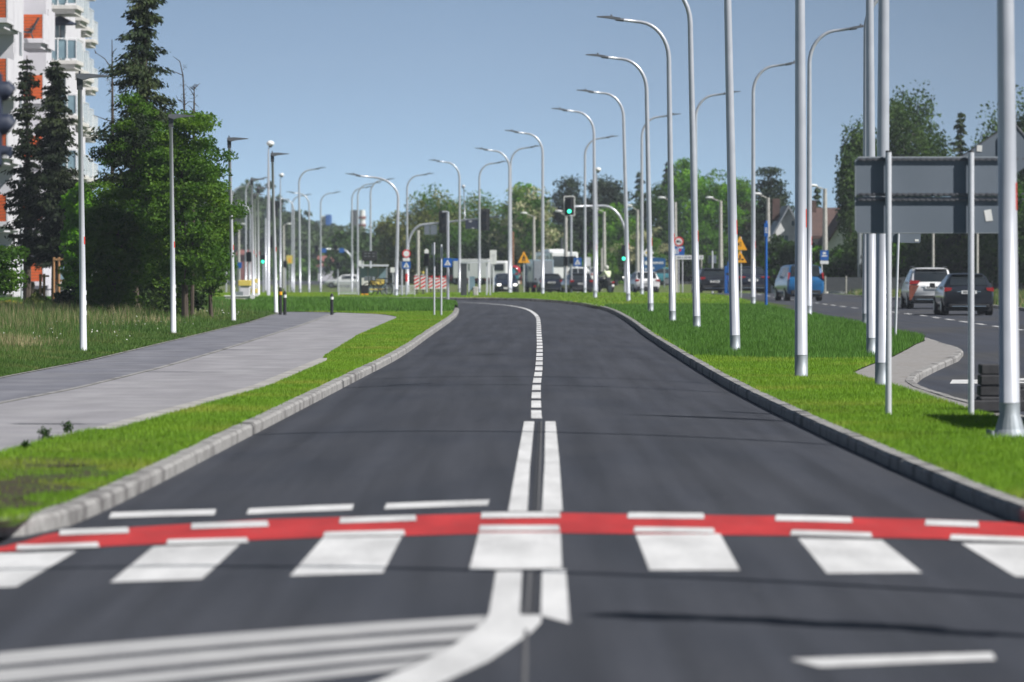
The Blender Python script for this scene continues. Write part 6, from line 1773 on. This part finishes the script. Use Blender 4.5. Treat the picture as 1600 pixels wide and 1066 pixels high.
tr.tube([(lx(288), 0, lz(240)), (lx(288), 0, lz(160)), (lx(286), 0, lz(118)), (lx(281), 0, lz(96)), (lx(270), 0, lz(88))], [.04, .03, .02, .015, .006], 5)
for a, b in (((303, 150), (292, 134)), ((303, 140), (312, 130)), ((303.5, 160), (312, 168)), ((286, 160), (276, 150)), ((286, 118), (262, 114)), ((303, 175), (294, 165)), ((288, 165), (303, 160)), ((303, 190), (330, 214))): twig(a, b, .016)
for k in range(50):
    y_ = random.uniform(100, 190); L = random.uniform(3, 8) * random.choice((-1, 1)); x_ = 286 if k % 2 else 303
    if x_ == 303: y_ = max(y_, 138)
    twig((x_, y_), (x_ + L, y_ - random.uniform(-4, 6)), .008)
tr.build('trunk', M['bark'], t)
# timber stakes
for (pa, pb, dd, lab) in ((63, 69, 178, 'pair of raw timber tree stakes with cross bar, left of the second conifer trunk'), (84, 92, 180, 'tall reddish timber stakes right of the second conifer trunk')):
    lx, lz, z0 = loc_px(pa, dd)
    t = thing('tree_stakes', lab, 'tree stakes', (X(pa, dd), dd, 0))
    tp = 428 if pa < 70 else 402
    for a in (pa, pb): MB().tube([(lx(a), 0, -.05), (lx(a), 0, lz(tp))], .045, 8).build('stake', M['timber'], t)
    MB().box(lx(pa - 1), lx(pb + 8), -.05, -.02, lz(tp + 5), lz(tp + 2)).build('cross_bar', M['timber'], t)
    if pa > 70: MB().box(lx(pa), lx(pb + 18), .03, .06, lz(440), lz(437)).build('cross_bar', M['timber'], t)
tree('shrub', 'low yellow flowering shrub by the white house wall', 14, 190, 468, 62, leaf='leaf_bright', n=5000, leafs=.09, low=.0, clumps=40, second='flower_yellow', sec_frac=.5, cat='shrub', ry=.6)
tree('shrub', 'small reddish shrub at the foot of the house wall', 47, 200, 440, 18, leaf='leaf_brown', n=2500, leafs=.09, low=.05, clumps=20, cat='shrub')
tree('shrub', 'tiny scruffy bush at the foot of the conifer trunks', 60, 178, 452, 34, leaf='leaf_olive', n=3500, leafs=.08, low=.0, clumps=26, cat='shrub')
tree('hedge', 'dark undergrowth below the leafy trees at the edge of the meadow', 215, 160, 440, 230, leaf='leaf_dark', n=20000, leafs=.09, low=.0, clumps=140, cr=.2, cat='hedge', ry=.7)
tree('shrub', 'pale green bush behind the tall conifer, above the meadow', 130, 178, 290, 60, leaf='leaf_bright', n=14000, leafs=.09, low=.05, clumps=70, cat='shrub')
for k, (px, py, s) in enumerate(((70, 688, .6), (106, 675, .5), (40, 702, .35))):
    x_, d_ = gp(px, py, 0)
    pts = rng.normal(size=(220, 3)) * np.array([.05, .05, .06]) * s + np.array([0, 0, .10 * s]); pts[:, 2] = np.abs(pts[:, 2])
    V, Fc = leaf_quads(pts, .018); t = thing('weed', ['taller dark weed at the near edge of the light paving', 'bushy weed at the paving edge, right of the taller one', 'small flat weed at the paving edge'][k], 'weed', (x_, d_, 0))
    MB().tube([(0, 0, 0), (.01, 0, .16 * s)], .004, 5).build('stem', M['leaf_dark'], t); np_mesh('leaves', V, Fc, M['leaf_dark'], t)

# distant trees behind the junction
gB = 'trees behind the junction'
tree('willow_tree', 'olive green tree at the left end of the middle wood, beside the signal mast foot', 622, 520, 333, 80, leaf='leaf_olive', n=9000, group=gB, clumps=70, low=.0, droop=.5)
tree('willow_tree', 'large olive tree above the signal mast', 678, 500, 300, 120, leaf='leaf_olive', n=16000, group=gB, clumps=110, low=.0, droop=.5, second='leaf_green', sec_frac=.3)
tree('deciduous_tree', 'green tree right of the large olive one behind the two lamp columns', 742, 505, 306, 110, leaf='leaf_green', n=14000, group=gB, clumps=100, low=.0, second='leaf_olive', sec_frac=.2)
tree('deciduous_tree', 'darker green tree low behind the hanging signal heads', 705, 490, 345, 110, leaf='leaf_dark', n=12000, group=gB, clumps=100, low=.0, second='leaf_green', sec_frac=.4)
tree('deciduous_tree', 'small dark tree low at the left of the middle wood', 640, 500, 372, 80, leaf='leaf_dark', n=9000, group=gB, clumps=70, low=.0, second='leaf_olive', sec_frac=.4)
tree('blossoming_tree', 'tree with cream blossom above the orange pedestrian warning sign', 822, 480, 296, 96, leaf='leaf_green', n=15000, group=gB, clumps=110, low=.12, second='blossom', sec_frac=.5)
tree('deciduous_tree', 'bright green tree top just left of the cream blossom', 818, 500, 288, 60, leaf='leaf_bright', n=6000, group=gB, clumps=50, low=.4)
tree('deciduous_tree', 'dark low tree behind the oncoming car', 790, 485, 345, 100, leaf='leaf_dark', n=12000, group=gB, clumps=90, low=.0)
tree('deciduous_tree', 'dark shaded tree behind the blue grey truck', 850, 485, 345, 90, leaf='leaf_dark', n=12000, group=gB, clumps=90, low=.0, second='leaf_brown', sec_frac=.3)
spruce('spruce_tree', 'tiny dark spruce tip left of the cream blossom', 792, 500, 315, 30, leaf='needle_blue', leafs=.28, per=9, step=.6, n_br=6, group=gB)
tree('pine_tree', 'dark rounded pine behind the hanging green light', 893, 495, 279, 66, leaf='needle_blue', n=9000, group=gB, clumps=60, low=.25, cr=.6)
tree('pine_tree', 'dark rounded pine right of the hanging green light', 948, 495, 281, 76, leaf='needle_blue', n=10000, group=gB, clumps=70, low=.25, cr=.6)
tree('deciduous_tree', 'brownish bare looking tree behind the green light post', 905, 500, 318, 80, leaf='leaf_brown', n=12000, group=gB, clumps=90, low=.0)
tree('deciduous_tree', 'brownish twiggy tree behind the lamp right of the green light', 935, 500, 315, 60, leaf='leaf_brown', n=9000, group=gB, clumps=70, low=.0, second='needle_blue', sec_frac=.4)
tree('deciduous_tree', 'light green tree behind the right signal mast', 962, 470, 322, 84, leaf='leaf_bright', n=12000, group=gB, clumps=90, low=.05, second='leaf_green', sec_frac=.5)
tree('deciduous_tree', 'green tree low behind the motorcyclist', 950, 465, 385, 80, leaf='leaf_green', n=8000, group=gB, clumps=60, low=.0)
spruce('spruce_tree', 'dark spruce with pointed top behind the thin lamp columns', 1000, 500, 266, 60, leaf='needle_blue', leafs=.28, per=12, step=.5, n_br=8, group=gB, seed=3)
spruce('spruce_tree', 'dark spruce with spreading branches left of the bright green trees', 1046, 500, 246, 84, leaf='needle_blue', leafs=.30, per=12, step=.5, n_br=8, irr=.5, group=gB, seed=5)
tree('deciduous_tree', 'dark shaded tree between the spruces and the bright green trees', 1030, 480, 290, 90, leaf='leaf_dark', n=12000, group=gB, clumps=90, low=.0, second='leaf_green', sec_frac=.4)
tree('deciduous_tree', 'tallest bright green tree, left of the thickest of the middle lamp columns', 1077, 470, 252, 84, leaf='leaf_bright', n=15000, group=gB, clumps=110, low=.1, second='leaf_green', sec_frac=.45)
tree('deciduous_tree', 'bright green tree right of the tallest one', 1118, 465, 274, 90, leaf='leaf_bright', n=15000, group=gB, clumps=110, low=.08, second='leaf_green', sec_frac=.45)
tree('deciduous_tree', 'green tree above the orange warning triangles', 1158, 455, 282, 80, leaf='leaf_bright', n=14000, group=gB, clumps=100, low=.05, second='leaf_green', sec_frac=.55)
tree('deciduous_tree', 'dark green lower tree behind the estate car', 1105, 445, 350, 120, leaf='leaf_green', n=14000, group=gB, clumps=100, low=.0, second='leaf_dark', sec_frac=.5)
tree('blossoming_tree', 'pale blossoming bush behind the diamond priority sign', 1000, 440, 365, 76, leaf='leaf_green', n=9000, group=gB, clumps=90, low=.1, cr=.35, second='blossom', sec_frac=.45)
tree('blossoming_tree', 'pale blossoming bush left of the round no lorries sign', 1032, 445, 358, 50, leaf='leaf_dark', n=7000, group=gB, clumps=70, low=.1, cr=.35, second='blossom', sec_frac=.45)
tree('hedge', 'dark hedge behind the blue banner', 1040, 450, 412, 150, leaf='leaf_dark', n=12000, group=gB, clumps=90, low=.0, cat='hedge')
# right side
gR2 = 'trees behind the right road'
tree('pine_tree', 'dark layered pine right of the bright green trees', 1204, 380, 263, 60, leaf='needle_blue', n=8000, group=gR2, clumps=46, low=.3, cr=.55, flat=.4, shape=lambda c: c * np.stack([1 - .45 * c[:, 2], 1 - .45 * c[:, 2], np.ones(len(c))], 1))
tree('pine_tree', 'lower pine branches spreading before the white gabled house', 1212, 375, 318, 84, leaf='needle_blue', n=8000, group=gR2, clumps=40, low=.35, cr=.5, flat=.4)
tree('deciduous_tree', 'reddish brown trunked tree mass below the pine', 1182, 390, 320, 56, leaf='leaf_brown', n=9000, group=gR2, clumps=70, low=.0, second='leaf_green', sec_frac=.35)
tree('shrub', 'round grey green bush left of the blue van', 1222, 330, 372, 56, leaf='leaf_green', n=12000, group=gR2, clumps=90, low=.0, second='leaf_dark', sec_frac=.4, cat='shrub', leafs=.13)
tree('shrub', 'dark bush behind the roof of the blue van', 1250, 325, 378, 60, leaf='leaf_dark', n=10000, group=gR2, clumps=80, low=.0, cat='shrub', leafs=.13)
tree('shrub', 'yellowish green bush under the brown roof', 1275, 315, 386, 44, leaf='leaf_bright', n=8000, group=gR2, clumps=60, low=.0, second='leaf_dark', sec_frac=.5, cat='shrub', leafs=.13)
spruce('spruce_tree', 'small dark conifer behind the brown roof', 1277, 360, 288, 34, leaf='needle_blue', leafs=.2, per=14, step=.4, group=gR2)
tree('birch_tree', 'tall birch with drooping twigs directly above the big sign', 1418, 318, 148, 120, leaf='leaf_birch', bark='bark_birch', n=22000, group=gR2, clumps=110, low=.2, cr=.52, droop=.8, leafs=.13, flat=1.5, hollow=.2)
tree('birch_tree', 'birch with drooping twigs left of the big sign, behind the lamp columns', 1344, 310, 196, 58, leaf='leaf_birch', bark='bark_birch', n=15000, group=gR2, clumps=110, low=.34, cr=.5, droop=.8, leafs=.13, flat=1.6)
tree('deciduous_tree', 'hanging dark tree edge at the left of the big sign', 1327, 308, 236, 36, leaf='leaf_birch', n=6000, group=gR2, clumps=50, low=.42, cr=.4, droop=.8, leafs=.13, flat=1.6)
spruce('spruce_tree', 'slim pointed conifer above the middle of the big sign', 1501, 285, 178, 60, leaf='needle', leafs=.16, per=20, step=.3, n_br=7, irr=.45, group=gR2, seed=8, power=.7)
tree('birch_tree', 'leafy birch top behind the tilted sign at the right edge', 1556, 330, 178, 70, leaf='leaf_birch', n=9000, group=gR2, clumps=60, low=.3, cr=.6, droop=.7, leafs=.15, flat=1.3)
tree('deciduous_tree', 'green tree at the right edge of the picture above the tilted sign', 1612, 320, 148, 70, leaf='leaf_birch', n=12000, group=gR2, clumps=80, low=.0, cr=.6, leafs=.15)
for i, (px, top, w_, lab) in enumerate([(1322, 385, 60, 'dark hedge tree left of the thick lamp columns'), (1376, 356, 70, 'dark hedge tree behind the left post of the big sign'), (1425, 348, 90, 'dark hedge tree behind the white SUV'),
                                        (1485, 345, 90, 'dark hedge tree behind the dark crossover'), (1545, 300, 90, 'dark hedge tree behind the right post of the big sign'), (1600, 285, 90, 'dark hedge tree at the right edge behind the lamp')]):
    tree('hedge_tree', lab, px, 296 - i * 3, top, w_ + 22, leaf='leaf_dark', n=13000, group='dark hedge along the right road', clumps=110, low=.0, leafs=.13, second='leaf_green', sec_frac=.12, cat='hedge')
# distant wood on the left: one mass
P = []
for k in range(170):
    px = rng.uniform(260, 640); d = rng.uniform(850, 980)
    top = np.interp(px, [260, 330, 375, 400, 430, 470, 510, 545, 565, 590, 615, 640], [300, 296, 288, 294, 312, 334, 350, 352, 360, 374, 380, 372]) + rng.uniform(-4, 14)
    Ht = Z(top, d) + 1.2; w_ = rng.uniform(3.2, 5.5)
    p, _ = crown_pts(620, (X(px, d), d, Ht * .52 - 1.2), (w_, w_, Ht * .46), 24, .8)
    P.append(p)
P = np.concatenate(P); V, Fc = leaf_quads(P, .6)
o = np_mesh('distant_wood', V, Fc, M['wood_far']); tag(o, 'hazy wooded hills on the far left horizon behind the junction', 'wood', kind='stuff')
P = []
for k in range(150):
    px = rng.uniform(560, 1700); d = rng.uniform(560, 640)
    top = rng.uniform(352, 385); Ht = Z(top, d) + 1.2
    p, _ = crown_pts(260, (X(px, d), d, Ht * .5 - 1.2), (4.5, 4, Ht * .5), 18, 1.0); P.append(p)
P = np.concatenate(P); V, Fc = leaf_quads(P, .55)
o = np_mesh('distant_wood', V, Fc, M['leaf_dark']); tag(o, 'continuous dark wood filling the gaps between the trees behind the junction', 'wood', kind='stuff')
P = []
for k in range(60):
    px = rng.uniform(330, 640); d = rng.uniform(770, 800); p, _ = crown_pts(120, (X(px, d), d, .2), (4, 2, rng.uniform(1.2, 3.2)), 10, .5); P.append(p)
P = np.concatenate(P); V, Fc = leaf_quads(P, .5)
o = np_mesh('roadside_scrub', V, Fc, M['leaf_green']); tag(o, 'low scrub along the far side of the left junction road', 'scrub', kind='stuff')
# unseen tree added off frame, crown shaped to streak shade over the near road
tree('deciduous_tree', 'tree shaped shade caster added unseen beyond the right edge nearest the camera', 800 + 8000 * 4.7 / 24.4, 24.4, 408 - 2.7 / 24.4 * 8000, 8000 / 24.4 * .6, leaf='leaf_green', n=2600, leafs=.055, low=.5, clumps=30, cr=.08, ry=.14)

# ------------------------------------------------------------ haze
hz = MB().box(-700, 700, -60, 1500, -2.6, 60).build('haze', [])
hz['kind'] = 'stuff'; hz['label'] = 'thin pale air haze over the whole street'; hz['category'] = 'haze'
hm = bpy.data.materials.new('haze_air'); hm.use_nodes = True
h_nt = hm.node_tree; h_nt.nodes.clear()
ho = h_nt.nodes.new('ShaderNodeOutputMaterial'); hv = h_nt.nodes.new('ShaderNodeVolumePrincipled')
hv.inputs['Color'].default_value = (.80, .88, 1.0, 1); hv.inputs['Density'].default_value = 0.00021; hv.inputs['Anisotropy'].default_value = .1
h_nt.links.new(hv.outputs[0], ho.inputs['Volume'])
hz.data.materials.append(hm)
